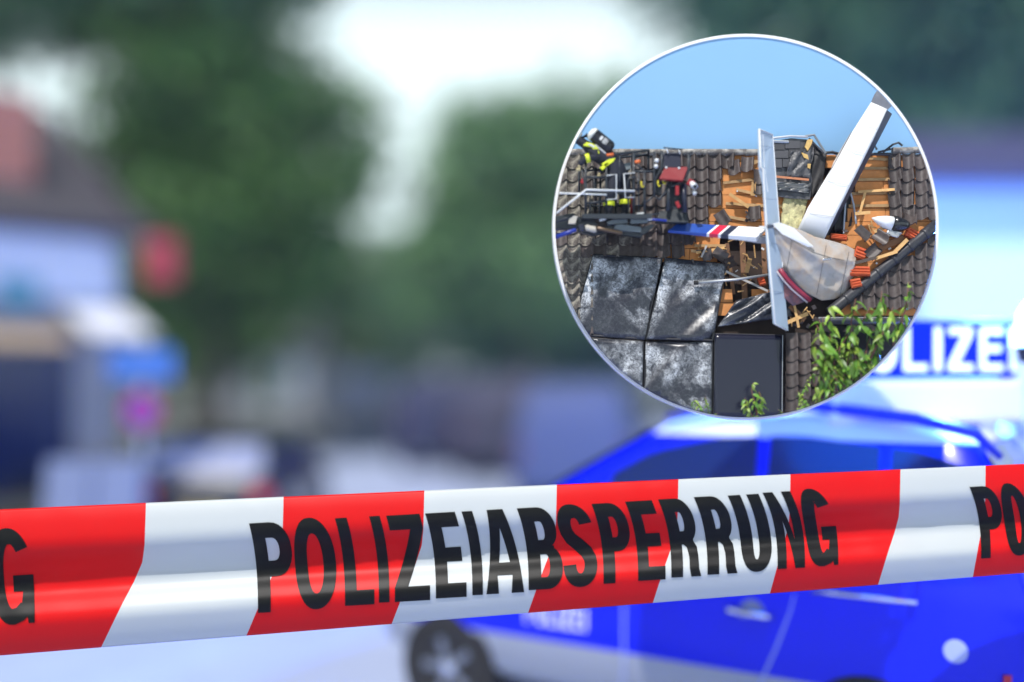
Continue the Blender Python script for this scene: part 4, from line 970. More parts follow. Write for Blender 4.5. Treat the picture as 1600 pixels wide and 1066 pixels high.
# left tailplane half: flat blade with painted bands
def band(x0, x1, m_, nm, par, sk=8):
    yt = lambda x: 347.5 + (x - 1045) * .055; yb = lambda x: 360.5 + (x - 1045) * .075
    f_ = [P(x0 + sk, yt(x0 + sk), .27), P(x1 + sk, yt(x1 + sk), .27), P(x1 - sk, yb(x1 - sk), .335), P(x0 - sk, yb(x0 - sk), .335)]
    g_ = [P(x0 + sk, yt(x0 + sk) + 3, .268), P(x1 + sk, yt(x1 + sk) + 3, .268), P(x1 - sk, yb(x1 - sk) + 3 + (x1 - 1045) * .03, .322), P(x0 - sk, yb(x0 - sk) + 3 + (x0 - 1045) * .03, .322)]
    b = MB(); b.slab(f_, g_); return b.build(nm, m_, par)
hs_ = band(1146, 1190, acw, 'tailplane_half', ac)
for x0, x1, c3, nm in ((1052, 1112, (.02, .07, .36), 'blue'), (1112, 1116, (.85, .85, .85), 'white'), (1116, 1130, (.62, .015, .05), 'red'), (1130, 1134, (.85, .85, .85), 'white'), (1134, 1146, (.02, .025, .05), 'dark')):
    band(x0, x1, mat('band_' + nm, c3, .35, coat=.3), 'painted_band', hs_)
b = MB(); b.slab([P(1120, 368, .315), P(1190, 371, .318), P(1204, 372, .32), P(1204, 382, .305), P(1180, 380, .30), P(1140, 372, .305)], [P(1120, 366, .29), P(1190, 368, .29), P(1204, 370, .29), P(1204, 380, .28), P(1180, 378, .28), P(1140, 370, .28)]); b.build('torn_underside', mat('under_grey', (.33, .32, .33), .5, var=.2, vscale=20), hs_)
b = MB(); b.box(P(1193, 356, .335), (.04, .02, .012)); b.build('hinge_pin', acw, hs_)
# loose fairing
fa = thing('wheel_fairing', Q(1392, 352, .06), 'pointed white and black fairing lying on the broken tiles', 'aircraft part', world=True)
b = MB(); b.lathe(Q(1362, 341, .07), Q(1394, 350, .075), [(0, .002), (.25, .016), (.6, .028), (1, .036)], 18); b.build('nose_cone', acw, fa, smooth=True)
b = MB(); b.lathe(Q(1394, 350, .075), Q(1421, 352, .07), [(0, .038), (.3, .038), (.7, .028), (.95, .016), (1, .004)], 18); b.build('tail_shell', mat('shell_black', (.012, .012, .015), .3, coat=.4), fa, smooth=True)
crumple([(1388, 356), (1410, 364), (1402, 372), (1384, 366)], .085, 'torn_edge', mat('torn_metal', (.45, .45, .46), .35, metal=.5), fa, nu=6, nv=4, amp=.008, seed=31)

# ---- fallen tiles, clay pieces and planks
def fallen(x, y, rz, tilt, yaw, label, k=.05, me=None, s_=1.0):
    o = put_tile(x, y, k, rz, me or TM[0], par=False, name='fallen_tile', tilt=tilt, yaw=yaw, sc_=s_); solo(o, label, 'roof tile', 'fallen dark roof tiles')
fallen(1346, 366, -.75, -.3, .3, 'brown tile tilted steeply beside the hanging grey cable')
fallen(1376, 372, -.72, -.3, -.2, 'grey brown tile leaning under the white fairing cone', k=.06)
fallen(1363, 393, .9, .2, .2, 'dark tile lying flat above the long bent plank')
fallen(1422, 344, .35, -.5, .1, 'loose tile hanging over the black fairing tail', k=.045)
fallen(1124, 400, -.95, -.2, .2, 'brown tile slumped at the corner of the bent frosted panel', k=.045)
fallen(1104, 398, -.2, .3, .1, 'small broken tile just above the frosted panel', k=.035, me=TM[2], s_=.8)
fallen(1140, 410, 1.2, .2, .4, 'broken tile on edge at the opening beside the frosted panel', k=.04, me=TM[2], s_=.8)
M_CLAY = mat('clay_orange', (.58, .10, .03), .75, var=.25, vscale=30)
def clay(x, y, wpx, hpx, rz, label, k=.06):
    t = thing('clay_block', Q(x, y, k), label, 'clay tile', 'orange clay tile pieces', world=True)
    M = Matrix.Rotation(rz, 3, 'Y') @ Matrix.Rotation(R(-14), 3, 'X'); c_ = Q(x, y, k); s_ = S0 * .96
    b = MB(); b.box(c_, (wpx * s_, .018, hpx * s_), M); b.build('slab', M_CLAY, t, bevel=.002)
    for i in (-1, 0, 1):
        b = MB(); b.box(c_ + M @ Vector((0, -.011, i * hpx * s_ * .3)), (wpx * s_ * .92, .008, hpx * s_ * .12), M); b.build('rib', M_CLAY, t)
clay(1342, 424, 34, 15, .02, 'wide ribbed orange clay piece nearest the fuselage edge')
clay(1344, 396, 17, 18, .35, 'square orange clay piece above the wide ribbed one', k=.05)
clay(1337, 443, 16, 14, -.2, 'small orange clay piece under the wide ribbed one', k=.055)
clay(1310, 371, 26, 9, .1, 'flat orange clay piece along the top edge of the fuselage', k=.04)
clay(1425, 366, 22, 16, .5, 'orange clay piece behind the black fairing tail', k=.03)
clay(1190, 440, 10, 14, -.3, 'little orange clay piece under the end of the grey pole', k=.03)
M_PLANK = mat('plank_fresh', (.56, .33, .13), .8, var=.3, vscale=25, rnd=.2)
def plank(x0, y0, x1, y1, wd, label, k=.06, m=None):
    t_ = batten(((x0, y0), (x1, y1)), wd, k=k, th=.014, m=m or M_PLANK, nm='loose_plank', par=None)
    t_.parent = None
    ctr = Q((x0 + x1) / 2, (y0 + y1) / 2, k); 
    for v in t_.data.vertices: v.co = v.co + OFF[roof.name] - ctr
    t_.location = ctr; OFF[t_.name] = ctr
    solo(t_, label, 'plank', 'loose planks and battens')
plank(1332, 412, 1372, 402, 5, 'dark weathered plank end against the fuselage', m=mat('plank_dark', (.08, .06, .05), .85, var=.3))
plank(1368, 404, 1402, 393, 5, 'orange plank continuing the dark plank towards the hip tiles')
plank(1398, 394, 1418, 374, 6, 'short orange plank leaning up to the hip tiles', k=.055)
plank(1366, 362, 1390, 353, 5, 'pale plank under the fairing cone', k=.04)
plank(1375, 388, 1412, 372, 10, 'broad brown board beneath the black fairing tail', k=.03, m=mat('plank_brown', (.20, .10, .05), .85, var=.3))
plank(1344, 332, 1352, 300, 4, 'thin upright batten beside the hanging cable', k=.03)
plank(1336, 334, 1360, 332, 5, 'short yellow batten lying flat above the tilted tile', k=.05)
plank(1341, 300, 1398, 296, 4, 'long batten across the orange boards right of the wing', k=.02)
plank(1140, 303, 1170, 324, 5, 'diagonal batten on the orange boards above the hanging tile', k=.03)
plank(1146, 318, 1166, 321, 4, 'short level batten touching the diagonal one', k=.028)
plank(1176, 306, 1178, 284, 7, 'upright orange board left of the tailplane', k=.02)
plank(1134, 424, 1200, 455, 3.5, 'thin pale lath crossing under the grey pole', k=.04, m=mat('lath_grey', (.38, .36, .34), .8))
plank(1166, 426, 1172, 404, 7, 'split pale stub standing in the opening', k=.02)
plank(1088, 395, 1132, 387, 4, 'pale lath resting above the frosted panel', k=.03)
plank(1096, 402, 1104, 384, 3, 'thin grey stick leaning on the frosted panel', k=.05, m=mat('lath_grey', (.38, .36, .34)))
plank(1234, 478, 1258, 500, 8, 'splintered brown board below the fuselage', k=.05, m=mat('plank_brown', (.20, .10, .05)))
plank(1228, 505, 1262, 490, 6, 'broken tan board crossing below the fuselage', k=.06)
plank(1240, 470, 1248, 512, 4, 'thin splinter beside the tailplane tip', k=.065)

M_PIPE = mat('pipe_white', (.72, .74, .76), .4)
rs2 = random.Random(77)
for nm, m_, n_s, zones in (('wood_splinters', M_PLANK, 46, ((1130, 1200, 372, 460), (1225, 1275, 470, 512), (1330, 1430, 330, 430), (1080, 1140, 380, 410))), ('tile_shards', M_TILE, 46, ((1165, 1200, 330, 345), (1320, 1420, 350, 440), (1080, 1140, 382, 412), (1230, 1280, 480, 515))), ('pale_fragments', M_PIPE, 22, ((1090, 1200, 290, 460), (1330, 1400, 330, 420)))):
    b = MB()
    for _ in range(n_s):
        z_ = rs2.choice(zones); x, y = rs2.uniform(z_[0], z_[1]), rs2.uniform(z_[2], z_[3])
        if y > hipy(x) - 8 and x > 1290: continue
        M = Euler((rs2.uniform(-.6, .6), rs2.uniform(0, 3.1), rs2.uniform(-.6, .6))).to_matrix()
        sz_ = {'wood_splinters': (rs2.uniform(6, 20), 1.3, 1.8), 'tile_shards': (rs2.uniform(3, 8), 1.5, rs2.uniform(2, 6)), 'pale_fragments': (rs2.uniform(2, 5), 1, rs2.uniform(1.2, 3))}[nm]
        b.box(Q(x, y, rs2.uniform(.012, .05)), tuple(q * S0 for q in sz_), M)
    o = b.build(nm, m_, roof); o['kind'] = 'stuff'
# ---- rescue basket of the turntable ladder
M_BASK = mat('basket_slate', (.018, .023, .032), .45, coat=.2)
M_BASK2 = mat('basket_grey', (.12, .145, .16), .5)
WB = .37
bk = thing('rescue_basket', P(990, 345, WB), 'dark ladder basket with rails hanging in front of the roof', 'rescue basket', world=True)
def rail(pts, r=1.6, nm='rail', m=None, par=None, w_=WB):
    b = MB(); b.tube([P(p[0], p[1], p[2] if len(p) > 2 else w_) for p in pts], r * S0, 7); return b.build(nm, m or M_BASK, par or bk, smooth=True)
WBK = .27
for x, y0, y1, w_ in ((915, 246, 338, WB), (947.5, 242, 340, WB), (990, 238, 338, WB), (1007, 268, 336, WB), (1022, 237, 306, WB), (905, 252, 300, WBK), (931, 262, 330, WBK), (962, 262, 336, WBK), (938, 276, 334, WBK), (1013, 237, 270, WBK)):
    rail([(x, y0), (x, y1)], 2.1 if w_ == WB else 1.6, 'post', w_=w_)
for pts in ([(908, 252), (931, 245), (1014, 235)], [(915, 277), (947, 277)], [(915, 300), (990, 302)], [(915, 318), (947, 314)], [(990, 268), (1022, 268)], [(915, 340), (1012, 337)]):
    rail(pts, 2.0)
for pts in ([(905, 252, WBK), (1014, 242, WBK)], [(905, 252, WBK), (908, 252, WB)], [(1013, 242, WBK), (1014, 235, WB)], [(930, 296, WBK), (1007, 296, WBK)], [(914, 322, WBK), (1007, 322, WBK)]):
    rail(pts, 1.6)
rail([(868, 334), (916, 296.5), (992, 298.5)], 1.5, 'ladder_rail', M_PIPE, w_=.395); rail([(868, 301.5), (948, 304.5)], 1.3, 'ladder_rail', M_PIPE, w_=.39)
for pts in ([(948, 274.5), (963, 272.5), (963, 311), (948, 312)], [(992, 270), (975, 272), (977, 309), (992, 308)]):
    rail(pts, .9, 'gate_outline', M_PIPE, w_=.38)
rail([(980, 298), (981, 282), (985, 277), (993, 277), (997, 284), (996, 300)], 1.1, 'hoop', w_=.385)
b = MB(); f_ = [P(968, 258, .34), P(986, 253, .34), P(986, 264, .345), P(971, 268, .345)]; b.slab(f_, [p + Vector((0, .04, 0)) for p in f_]); b.build('tool_box', M_BASK2, bk, bevel=.002)
b = MB(); b.box(P(962, 341, .32), (.31, .14, .02)); b.build('floor_shadow_plate', M_BASK, bk)  # solid floor, filled in to deepen the basket's cast shadow
for x, y0, y1 in ((922, 300, 338), (928, 278, 300), (936, 300, 338), (955, 302, 338), (968, 240, 300), (982, 302, 338), (998, 268, 336)): rail([(x, y0), (x, y1)], 1.1, 'bar')
for pts in ([(908, 262), (914, 290), (915, 300)], [(905, 268, WBK), (947, 264, WBK)], [(990, 252), (1007, 268)], [(1007, 318), (1022, 306)], [(1007, 336), (1030, 334)]): rail(pts, 1.5)
for x0, x1, y0, y1 in ((1023, 1034, 262, 304), (1046, 1068, 284, 330)):
    b = MB(); f_ = [P(x0, y0, .335), P(x1, y0, .335), P(x1, y1, .335), P(x0, y1, .335)]; b.slab(f_, [p + Vector((0, .02, 0)) for p in f_]); b.build('shadow_plate', mat('shadow_plate_dark', (.02, .024, .032), .6), bk)  # solid plates added to make the basket's cast shadow denser
for x, y, l in ((953, 242, 11), (996, 253, 8)):
    b = MB(); b.lathe(P(x - l / 2, y + .8, WB + .002), P(x + l / 2, y - .8, WB + .002), [(0, .0078), (1, .0078)], 10); b.build('orange_sleeve', mat('orange', (.75, .16, .04), .5), bk, smooth=True)
b = MB(); b.box(P(911, 282, .36), (.016, .02, .03), Matrix.Rotation(.4, 3, 'Y')); b.build('red_lamp', mat('lens_red', (.32, .012, .02), .4), bk, bevel=.003)
b = MB(); b.lathe(P(988, 336, .33), P(988.5, 306, .33), [(0, .011), (.85, .011), (.95, .006), (1, .004)], 12); b.build('extinguisher', mat('extinguisher_red', (.16, .01, .015), .35), bk, smooth=True)
# control head on the right of the basket
b = MB(); f_ = [P(1036, 240, .35), P(1064, 238, .35), P(1064, 262, .37), P(1036, 262, .37)]; b.slab(f_, [p + Vector((0, .07, 0)) for p in f_]); b.build('control_box', mat('box_navy', (.012, .015, .035), .4), bk, bevel=.003)
b = MB(); f_ = [P(1040, 260, .365), P(1075, 261, .365), P(1067, 282, .41), P(1030, 279, .41)]; b.slab(f_, [p + Vector((0, .012, -.006)) for p in f_]); rp_ = b.build('red_flap', mat('flap_red', (.22, .008, .014), .5), bk, bevel=.001)
for x, y in ((1041, 262), (1061, 263)):
    b = MB(); b.lathe(P(x, y, .37), P(x, y, .378), [(0, .006), (1, .004)], 8); b.build('rivet', M_PIPE, rp_)
rail([(1034, 236), (1034, 262), (1024, 280), (1022, 306), (1030, 312), (1040, 300), (1046, 282)], 2.0, 'curved_arm'); rail([(1076, 240), (1076, 266), (1070, 278), (1058, 288), (1048, 292)], 2.3, 'curved_arm')
rail([(1037, 231), (1066, 234)], 1.2, 'top_bar'); rail([(1041, 231.5), (1044, 240)], .9, 'top_clip', M_PIPE); rail([(1060, 233), (1063, 241)], .9, 'top_clip', M_PIPE)
rail([(1066, 243), (1082, 238)], 1.2, 'top_bar')
rail([(1046, 284), (1043, 330)], 3.4, 'support_column'); rail([(1068, 288), (1070, 332)], 4.2, 'support_column', mat('box_navy', (.012, .015, .035)))
b = MB(); f_ = [P(1030, 330, .34), P(1072, 326, .34), P(1076, 348, .36), P(1026, 347, .36)]; b.slab(f_, [p + Vector((0, .07, 0)) for p in f_]); b.build('base_block', mat('block_dark', (.022, .028, .034), .5), bk, bevel=.003)
for x, y, h in ((1058, 298, 14), (1059, 320, 10)):
    b = MB(); b.box(P(x, y, .385), (.016, .016, h * S0), Matrix.Rotation(0 if h == 14 else -.4, 3, 'Y')); b.build('red_canister', MATS['lens_red'], bk, bevel=.003)
for x, y in ((1028, 287), (1036, 283), (1002, 288)):
    rail([(x, y - 5), (x, y + 2), (x + 2, y + 5), (x + 4, y + 2)], .8, 'yellow_hook', mat('hook_yellow', (.75, .65, .03), .5), w_=.385)
for x, y in ((1026, 251), (1025, 260)):
    b = MB(); b.lathe(P(x, y, .36), P(x, y, .385), [(0, .006), (.5, .010), (1, .009)], 12); b.build('work_lamp', M_PIPE, bk, smooth=True)
b = MB(); b.lathe(P(1079, 285, .36), P(1086, 292, .40), [(0, .010), (.3, .012), (.9, .014), (1, .013), (.92, .009)], 14); sl = b.build('search_light', M_PIPE, bk, smooth=True)
b = MB(); b.lathe(P(1085.7, 291.7, .399), P(1086.2, 292.2, .402), [(0, .0085), (1, .0085)], 12); b.build('lens', M_RUBBER, sl)
b = MB(); b.box(P(1079, 286, .365), (.03, .02, .03), Matrix.Rotation(.5, 3, 'Y')); b.build('lamp_body', MATS['lens_red'], sl, bevel=.003)
b = MB(); b.lathe(P(1083, 299, .37), P(1086, 303, .385), [(0, .007), (1, .010)], 10); b.build('work_lamp', M_PIPE, bk, smooth=True)

lb_ = thing('ladder_boom', P(940, 356, .33), 'slate grey hinged boom end carrying the basket', 'ladder boom', world=True)
def beam(pts, w_, dep, nm, m, bev=.002):
    f_ = [P(x, y, w_) for x, y in pts]; b = MB(); b.slab(f_, [p + Vector((0, dep, 0)) for p in f_]); return b.build(nm, m, lb_, bevel=bev)
beam([(948, 346), (980, 337), (981, 349), (950, 351)], .36, .05, 'upper_link', M_BASK2); beam([(985, 341), (1012, 336), (1013, 348), (985, 350)], .37, .05, 'upper_link', M_BASK2)
beam([(961, 352), (970, 350), (1002, 355), (1002, 363), (972, 361), (960, 358)], .37, .05, 'lower_link', M_BASK2)
beam([(1001, 357), (1018, 350), (1024, 352), (1008, 366), (1000, 366)], .36, .04, 'link_elbow', M_BASK)
beam([(975, 361), (1005, 365), (1003, 371), (972, 367)], .35, .04, 'dark_link', mat('block_dark', (.022, .028, .034)))
beam([(868, 338), (896, 333), (905, 340), (903, 356), (868, 358)], .33, .06, 'boom_head', mat('block_dark', (.022, .028, .034)))
beam([(904, 338), (930, 345), (935, 356), (960, 352), (962, 360), (925, 368), (903, 362)], .31, .06, 'pivot_plate', M_BASK)
def lrod(p0, p1, r, nm, m, w_=.37):
    b = MB(); b.lathe(P(*p0, w_), P(*p1, w_), [(0, r * S0 * .8), (.02, r * S0), (.98, r * S0), (1, r * S0 * .8)], 12); return b.build(nm, m, lb_, smooth=True)
lrod((930, 356), (972, 365), 3.2, 'ram', mat('ram_bronze', (.11, .075, .05), .3, metal=.5)); lrod((866, 371), (900, 359), 3.0, 'blue_tube', mat('tube_blue', (.01, .03, .28), .4)); lrod((868, 346), (900, 338), 2.6, 'tube', M_BASK, .35)
for i in range(4):
    lrod((917 + i * 3.6, 352 + i * .8), (919 + i * 3.6, 361 + i * .8), 2.6 if i % 2 else 3.0, 'hose_coil', mat('hose_beige', (.5, .46, .40), .7), .385)
beam([(889, 342), (896, 337), (903, 338), (899, 350), (888, 350)], .36, .02, 'valve_block', MATS['hose_beige'])
beam([(903, 352), (912, 350), (914, 360), (906, 362)], .375, .03, 'valve_cap', mat('box_navy', (.012, .015, .035)))
lrod((1015, 342.5), (1042, 345), 1.8, 'blue_rod', mat('tube_blue', (.01, .03, .28))); b = MB(); b.lathe(P(1012, 342, .38), P(1019, 342.5, .38), [(0, .004), (.4, .009), (1, .004)], 10); b.build('rod_end', M_PIPE, lb_, smooth=True)
beam([(994, 333.5), (1006, 331.5), (1006, 334), (996, 336)], .385, .02, 'white_plate', M_PIPE, bev=.001); beam([(936, 343), (948, 340), (947, 343), (938, 346)], .38, .02, 'white_plate', M_PIPE, bev=.001)

# ---- the firefighter
WP = .315
pr = thing('person', P(960, 338, WP), 'person in black fire kit with yellow bands and air bottle, bent over the basket rail', 'person', world=True)
M_KIT = mat('kit_black', (.014, .016, .028), .75, var=.3, vscale=30)
M_YEL = mat('reflective_yellow', (.72, .80, .03), .45)
def skin(nm, verts, edges, m, par, root=0, sub=2):
    me = bpy.data.meshes.new(nm); off = OFF[par.name]
    me.from_pydata([tuple(P(x, y, w_) - off) for x, y, w_, r in verts], edges, [])
    o = bpy.data.objects.new('tmp_skin', me); col.objects.link(o)
    md = o.modifiers.new('s', 'SKIN'); md.use_smooth_shade = True
    for sv, (x, y, w_, r) in zip(me.skin_vertices[0].data, verts): sv.radius = (r * S0, r * S0)
    me.skin_vertices[0].data[root].use_root = True
    s2 = o.modifiers.new('d', 'SUBSURF'); s2.levels = sub; s2.render_levels = sub
    dg = bpy.context.evaluated_depsgraph_get(); dg.update()
    m2 = bpy.data.meshes.new_from_object(o.evaluated_get(dg)); bpy.data.objects.remove(o)
    m2.name = nm; m2.materials.clear(); m2.materials.append(m)
    for p in m2.polygons: p.use_smooth = True
    r_ = bpy.data.objects.new(nm, m2); col.objects.link(r_); r_.parent = par; OFF[r_.name] = off
    return r_
V = [(967, 268, WP, 14), (957, 253, WP + .01, 14), (939, 242, WP + .015, 14.5), (924, 233, WP + .02, 12), (914, 226, WP + .02, 6), (905, 219, WP + .02, 8.5), (899, 216, WP + .02, 5),   # pelvis..head
     (930, 246, WP + .055, 6.5), (913, 248, WP + .062, 5.4), (905, 259, WP + .06, 4.2),                                                      # near arm down to the rail
     (940, 250, WP - .03, 6.5), (958, 256, WP - .03, 5.6), (942, 266, WP + .02, 4.4), (936, 271, WP + .03, 3.2),                               # far arm across
     (959, 278, WP + .03, 11), (955, 302, WP + .035, 9), (951, 322, WP + .03, 7), (950, 336, WP + .03, 5.2), (943, 339, WP + .045, 4),
     (976, 278, WP - .015, 11), (976, 303, WP - .01, 9), (976, 320, WP - .015, 7), (977, 334, WP - .015, 5.2), (970, 337, WP + .0, 4)]
E_ = [(0, 1), (1, 2), (2, 3), (3, 4), (4, 5), (5, 6), (3, 7), (7, 8), (8, 9), (2, 10), (10, 11), (11, 12), (12, 13), (0, 14), (14, 15), (15, 16), (16, 17), (17, 18), (0, 19), (19, 20), (20, 21), (21, 22), (22, 23)]
skin('body', V, E_, M_KIT, pr)
skin('helmet', [(907, 216, WP + .022, 8.8), (903, 211, WP + .022, 9.2), (897, 214, WP + .022, 8)], [(0, 1), (1, 2)], mat('helmet_pale', (.55, .56, .52), .35), pr)
skin('hood', [(916, 219, WP + .03, 6.5), (922, 213, WP + .03, 6.0), (912, 213, WP + .028, 6.6)], [(0, 1), (0, 2)], M_KIT, pr)
g = skin('hand', [(906, 258, WP + .06, 3.0), (904, 263, WP + .063, 2.8)], [(0, 1)], mat('glove_tan', (.45, .38, .22), .8), pr, sub=1)
for i in range(4):
    skin('finger', [(902 + i * 1.5, 262, WP + .066 - i * .001, 1.0), (901 + i * 1.6, 266, WP + .07, .9), (902 + i * 1.6, 268, WP + .064, .75)], [(0, 1), (1, 2)], MATS['glove_tan'], g, sub=1)
h2 = skin('hand', [(937, 270, WP + .03, 2.6), (935.5, 274, WP + .032, 2.5)], [(0, 1)], MATS['glove_tan'], pr, sub=1)
for i in range(4):
    skin('finger', [(934 + i * 1.2, 273, WP + .034, .9), (933.4 + i * 1.3, 277, WP + .036, .85), (934 + i * 1.2, 279, WP + .032, .7)], [(0, 1), (1, 2)], MATS['glove_tan'], h2, sub=1)
def wrap(c, axis, r, lpx, m=M_YEL, nm='reflective_band', par=pr):
    """short sleeve of cloth round a limb at px c, along px direction axis"""
    l = math.hypot(*axis); a = (c[0] - axis[0] / l * lpx / 2, c[1] - axis[1] / l * lpx / 2); d_ = (c[0] + axis[0] / l * lpx / 2, c[1] + axis[1] / l * lpx / 2)
    b = MB(); b.lathe(P(*a, c[2]), P(*d_, c[2]), [(0, r * S0 * .94), (.1, r * S0), (.9, r * S0), (1, r * S0 * .94)], 16); return b.build(nm, m, par, smooth=True)
wrap((951.5, 318, WP + .03), (0, 1), 8.6, 7.5); wrap((976.3, 316, WP - .012), (0, 1), 8.6, 7.5)
wrap((954, 259.5, WP - .012), (-14, 8), 7.2, 6); wrap((946, 263, WP + .005), (-14, 9), 6.2, 5)
wrap((918, 247.5, WP + .06), (-1, .25), 7.0, 6)
# flat bands over the back of the jacket
for pts in ([(911, 227), (917, 222), (926, 224), (934, 231), (937, 240), (932, 239), (924, 230)], [(940, 256), (951, 249), (962, 247), (958, 253), (946, 261)], [(937, 262), (948, 254), (953, 254), (942, 266)]):
    b = MB(); f_ = [P(x, y, WP + .066) for x, y in pts]; b.slab(f_, [p + Vector((0, .022, 0)) for p in f_]); b.build('reflective_band', M_YEL, pr, bevel=.0015)
b = MB(); f_ = [P(x, y, WP + .069) for x, y in ((918, 226), (923, 224.5), (930, 229), (928, 231))]; b.slab(f_, [p + Vector((0, .004, 0)) for p in f_]); b.build('silver_band', mat('band_silver', (.6, .6, .62), .3), pr)
b = MB(); b.lathe(P(922, 206, WP + .05), P(957, 234, WP + .045), [(0, .010), (.02, .022), (.10, .029), (.2, .030), (.85, .030), (.94, .026), (1, .012)], 18); cyl = b.build('air_bottle', mat('bottle_black', (.014, .014, .018), .4), pr, smooth=True)
b = MB(); b.lathe(P(921.4, 205.5, WP + .05), P(928, 211, WP + .05), [(0, .006), (.12, .020), (.6, .0305), (1, .0312)], 18); b.build('white_cap', mat('cap_cream', (.75, .74, .66), .5), cyl, smooth=True)
ax = (P(957, 234, WP) - P(922, 206, WP)).normalized(); 
Rb = Matrix.Rotation(math.atan2(-ax.z, ax.x), 3, 'Y')
for t_, l_, hh in ((.48, .016, .020), (.60, .007, .026), (.66, .006, .026), (.72, .004, .022)):
    p = P(922, 206, WP + .05).lerp(P(957, 234, WP + .045), t_); b = MB(); b.box(p + Vector((0, -.030, .004)), (l_ * .7, .003, hh), Rb); b.build('bottle_label', mat('label_white', (.7, .7, .7), .5), cyl)
b = MB(); b.tube([P(930, 226, WP + .06), P(946, 240, WP + .06)], .004, 6); b.build('harness_strap', mat('band_silver', (.6, .6, .62)), pr)

# ---- leafy plants at the bottom
M_LF = mat('plant_leaf', (.10, .22, .025), .42, rnd=.5, var=.2, vscale=20)
M_LF2 = mat('plant_leaf_light', (.24, .36, .05), .42, rnd=.35, var=.2, vscale=20)
M_STEM = mat('plant_stem', (.16, .07, .05), .7)
def leaf_mesh(nm, l, wd, droop, m):
    b = MB(); rr = []
    for i, (t, q) in enumerate(((0, .08), (.15, .55), (.35, .95), (.55, 1.0), (.75, .7), (.9, .35), (1, .03))):
        c_ = Vector((l * t, 0, -droop * t * t * l)); h_ = wd / 2 * q
        rr.append([c_ + Vector((0, -h_, h_ * .45)), c_, c_ + Vector((0, h_, h_ * .45))])
    b.rings(rr, caps=False, closed=False); o = b.build(nm, m, None, smooth=True, off=Vector()); me = o.data; bpy.data.objects.remove(o); return me
LM = [leaf_mesh('leaf', 15 * S0, 7 * S0, .5, M_LF), leaf_mesh('leaf', 18 * S0, 7.5 * S0, .8, M_LF), leaf_mesh('leaf', 12 * S0, 6.5 * S0, .3, M_LF2), leaf_mesh('leaf', 14 * S0, 6 * S0, 1.0, M_LF2)]
def plant(base, label, stems, dens, s_=1.0, seed=0, name='leafy_shrub'):
    rnd = random.Random(seed); t = thing(name, P(*base), label, 'plant', 'leafy plants below the eave', world=True); off = OFF[t.name]
    for pts in stems:
        pts3 = [P(*p) for p in pts]; b = MB(); nn = len(pts3)
        b.tube(pts3, [.0045 * s_ * (1 - .6 * i / (nn - 1)) for i in range(nn)], 6); b.build('stem', M_STEM, t, smooth=True)
        L_ = sum((q - p).length for p, q in zip(pts3, pts3[1:])); k = max(3, int(L_ / S0 / dens))
        for i in range(k):
            f_ = (i + rnd.uniform(.1, .9)) / k; f_ = .12 + .88 * f_
            d_ = f_ * L_
            for p, q in zip(pts3, pts3[1:]):
                if d_ <= (q - p).length or q is pts3[-1]: pos = p.lerp(q, min(1, d_ / max(1e-6, (q - p).length))); break
                d_ -= (q - p).length
            for _ in range(rnd.choice((1, 2, 2))):
                o = bpy.data.objects.new('leaf', rnd.choice(LM)); col.objects.link(o); o.parent = t
                o.location = pos - off; o.rotation_euler = (rnd.uniform(-.9, .9), rnd.uniform(-.2, 1.0), rnd.uniform(0, 6.28)); sc1 = s_ * rnd.uniform(.7, 1.2); o.scale = (sc1,) * 3
                if o.rotation_euler.z < 3.14 and rnd.random() < .7: o.rotation_euler.z += 3.14
rs_ = random.Random(44); stems_ = []
for _ in range(26):
    # stems arch out of the lower right and droop
    ang = rs_.uniform(-2.75, -.75); ln = rs_.uniform(60, 150); bx0, by0 = rs_.uniform(1290, 1365), 655 - rs_.uniform(0, 60)
    ex, ey = max(1272, bx0 + math.cos(ang) * ln * .75), by0 + math.sin(ang) * ln
    w0 = rs_.uniform(.28, .37); stems_.append([(bx0, by0, w0), ((bx0 * 2 + ex) / 3 + rs_.uniform(-8, 8), (by0 * 2 + ey) / 3 - 6, w0 + .01), ((bx0 + ex * 2) / 3 + rs_.uniform(-8, 8), (by0 + ey * 2) / 3 - 8, w0 + .015), (ex, ey, w0 + .02)])
stems_ += [[(1345, 620, .31), (1368, 540, .33), (1375, 490, .34), (1378, 455, .34)], [(1380, 590, .33), (1400, 545, .34), (1412, 500, .33)], [(1310, 600, .34), (1300, 560, .35), (1285, 525, .35), (1276, 508, .34)], [(1395, 540, .32), (1416, 480, .33), (1420, 440, .33)], [(1360, 560, .36), (1385, 510, .36), (1395, 480, .36)], [(1345, 560, .36), (1335, 530, .36), (1326, 512, .36)]]
plant((1330, 650, .33), 'large leafy shrub with drooping light green leaves in front of the gutter', stems_, 9.5, 1.12, 3)
plant((1180, 656, .33), 'single upright sprig with curling leaves before the intact panel', [[(1184, 660, .33), (1180, 630, .335), (1174, 610, .34), (1177, 598, .34)], [(1182, 650, .335), (1190, 625, .34), (1186, 612, .34)], [(1180, 655, .33), (1168, 640, .335), (1164, 622, .34)]], 7.0, .85, 5, 'leafy_sprig')
plant((1105, 656, .33), 'small bushy sprig at the foot of the cracked panel', [[(1112, 660, .33), (1106, 640, .335), (1102, 620, .34)], [(1108, 656, .335), (1092, 635, .34), (1084, 625, .34)], [(1112, 660, .33), (1122, 645, .34)]], 4.0, .5, 6, 'leafy_sprig')
plant((1245, 656, .33), 'fine leaved creeper against the shaded tiles left of the large shrub', [[(1235, 660, .33), (1250, 630, .335), (1262, 600, .34), (1268, 585, .34)], [(1240, 660, .335), (1225, 645, .34), (1215, 640, .34)], [(1255, 655, .335), (1275, 630, .34), (1280, 610, .34)], [(1262, 650, .335), (1258, 625, .34), (1245, 610, .34)]], 3.6, .5, 7, 'creeper')

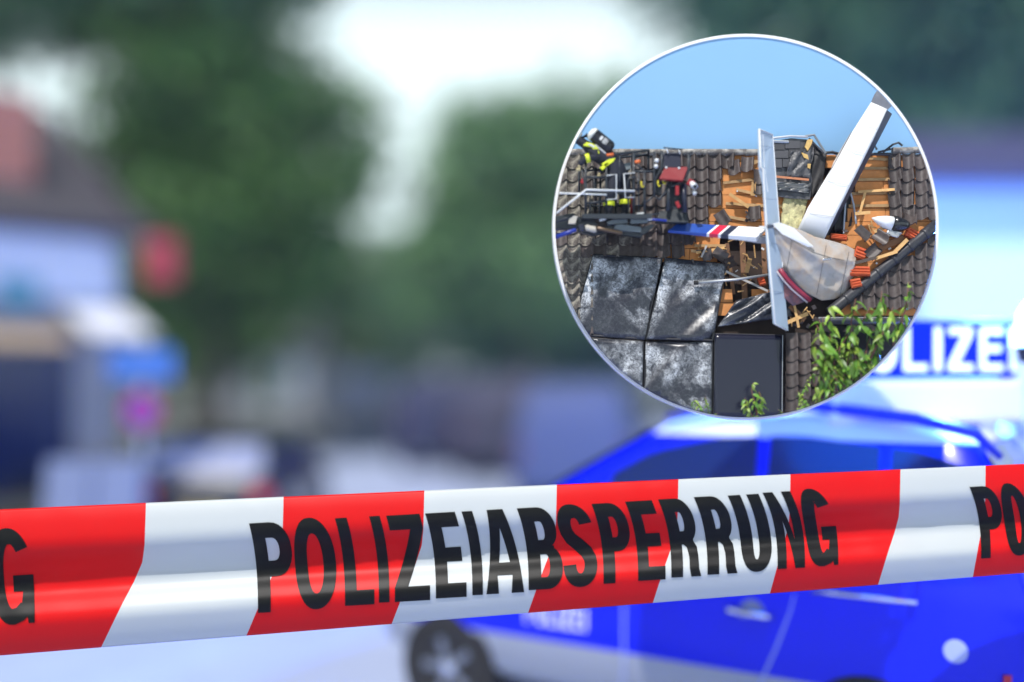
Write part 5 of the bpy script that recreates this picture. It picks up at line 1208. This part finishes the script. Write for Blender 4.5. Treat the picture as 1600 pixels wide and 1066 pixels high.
# ---- everything that overhangs the round board is trimmed flush with its rim
bpy.context.view_layer.update()
cxn, czn, rho = (CX - 800) / F, (HOR - CY) / F, (RAD - 4.9) / F
camp = Vector((0, 0, EYE)); NP = 96; planes = []
for k in range(NP):
    a = 2 * math.pi * k / NP; ex, ez = math.cos(a), math.sin(a)
    planes.append(Vector((ex, -(cxn * ex + czn * ez + rho), ez)).normalized())
new = [o for o in bpy.data.objects if o.name not in n_board and o.type == 'MESH']
for o in new:
    mw = o.matrix_world; me = o.data
    far = 0
    for v in me.vertices:
        q = mw @ v.co - camp
        if math.hypot(q.x / q.y - cxn, q.z / q.y - czn) > rho * .9995: far += 1
    if not far: continue
    if me.users > 1: me = me.copy(); o.data = me
    bm = bmesh.new(); bm.from_mesh(me)
    closed = all(len(e.link_faces) == 2 for e in bm.edges)
    inv = mw.inverted(); c0 = inv @ camp; mt = mw.to_3x3().transposed()
    for pn in planes:
        ln = (mt @ pn).normalized()
        if not any((v.co - c0).dot(ln) > 1e-6 for v in bm.verts): continue
        r_ = bmesh.ops.bisect_plane(bm, geom=bm.verts[:] + bm.edges[:] + bm.faces[:], plane_co=c0, plane_no=ln, clear_outer=True)
        if closed:
            ed = [e for e in r_['geom_cut'] if isinstance(e, bmesh.types.BMEdge) and e.is_boundary]
            if len(ed) > 2:
                try: bmesh.ops.holes_fill(bm, edges=ed, sides=0)
                except Exception: pass
        if not bm.verts: break
    empty = len(bm.faces) == 0
    bm.to_mesh(me); bm.free()
    if empty:
        for c_ in list(o.children):
            if c_.type != 'MESH': continue
        bpy.data.objects.remove(o)
# ------------------------------------------------------------------ thin haze added to carry the beacons' blue glow
b = MB(); b.box((0, 60, 19), (140, 150, 41))
hzm = bpy.data.materials.new('glow_haze'); hzm.use_nodes = True; n = hzm.node_tree; n.nodes.remove(n.nodes['Principled BSDF'])
vp = n.nodes.new('ShaderNodeVolumePrincipled'); vp.inputs['Density'].default_value = .0010; vp.inputs['Color'].default_value = (.86, .97, 1.0, 1)
n.links.new(vp.outputs[0], n.nodes['Material Output'].inputs['Volume'])
o = b.build('added_glow_haze', hzm); tag(o, kind='stuff')
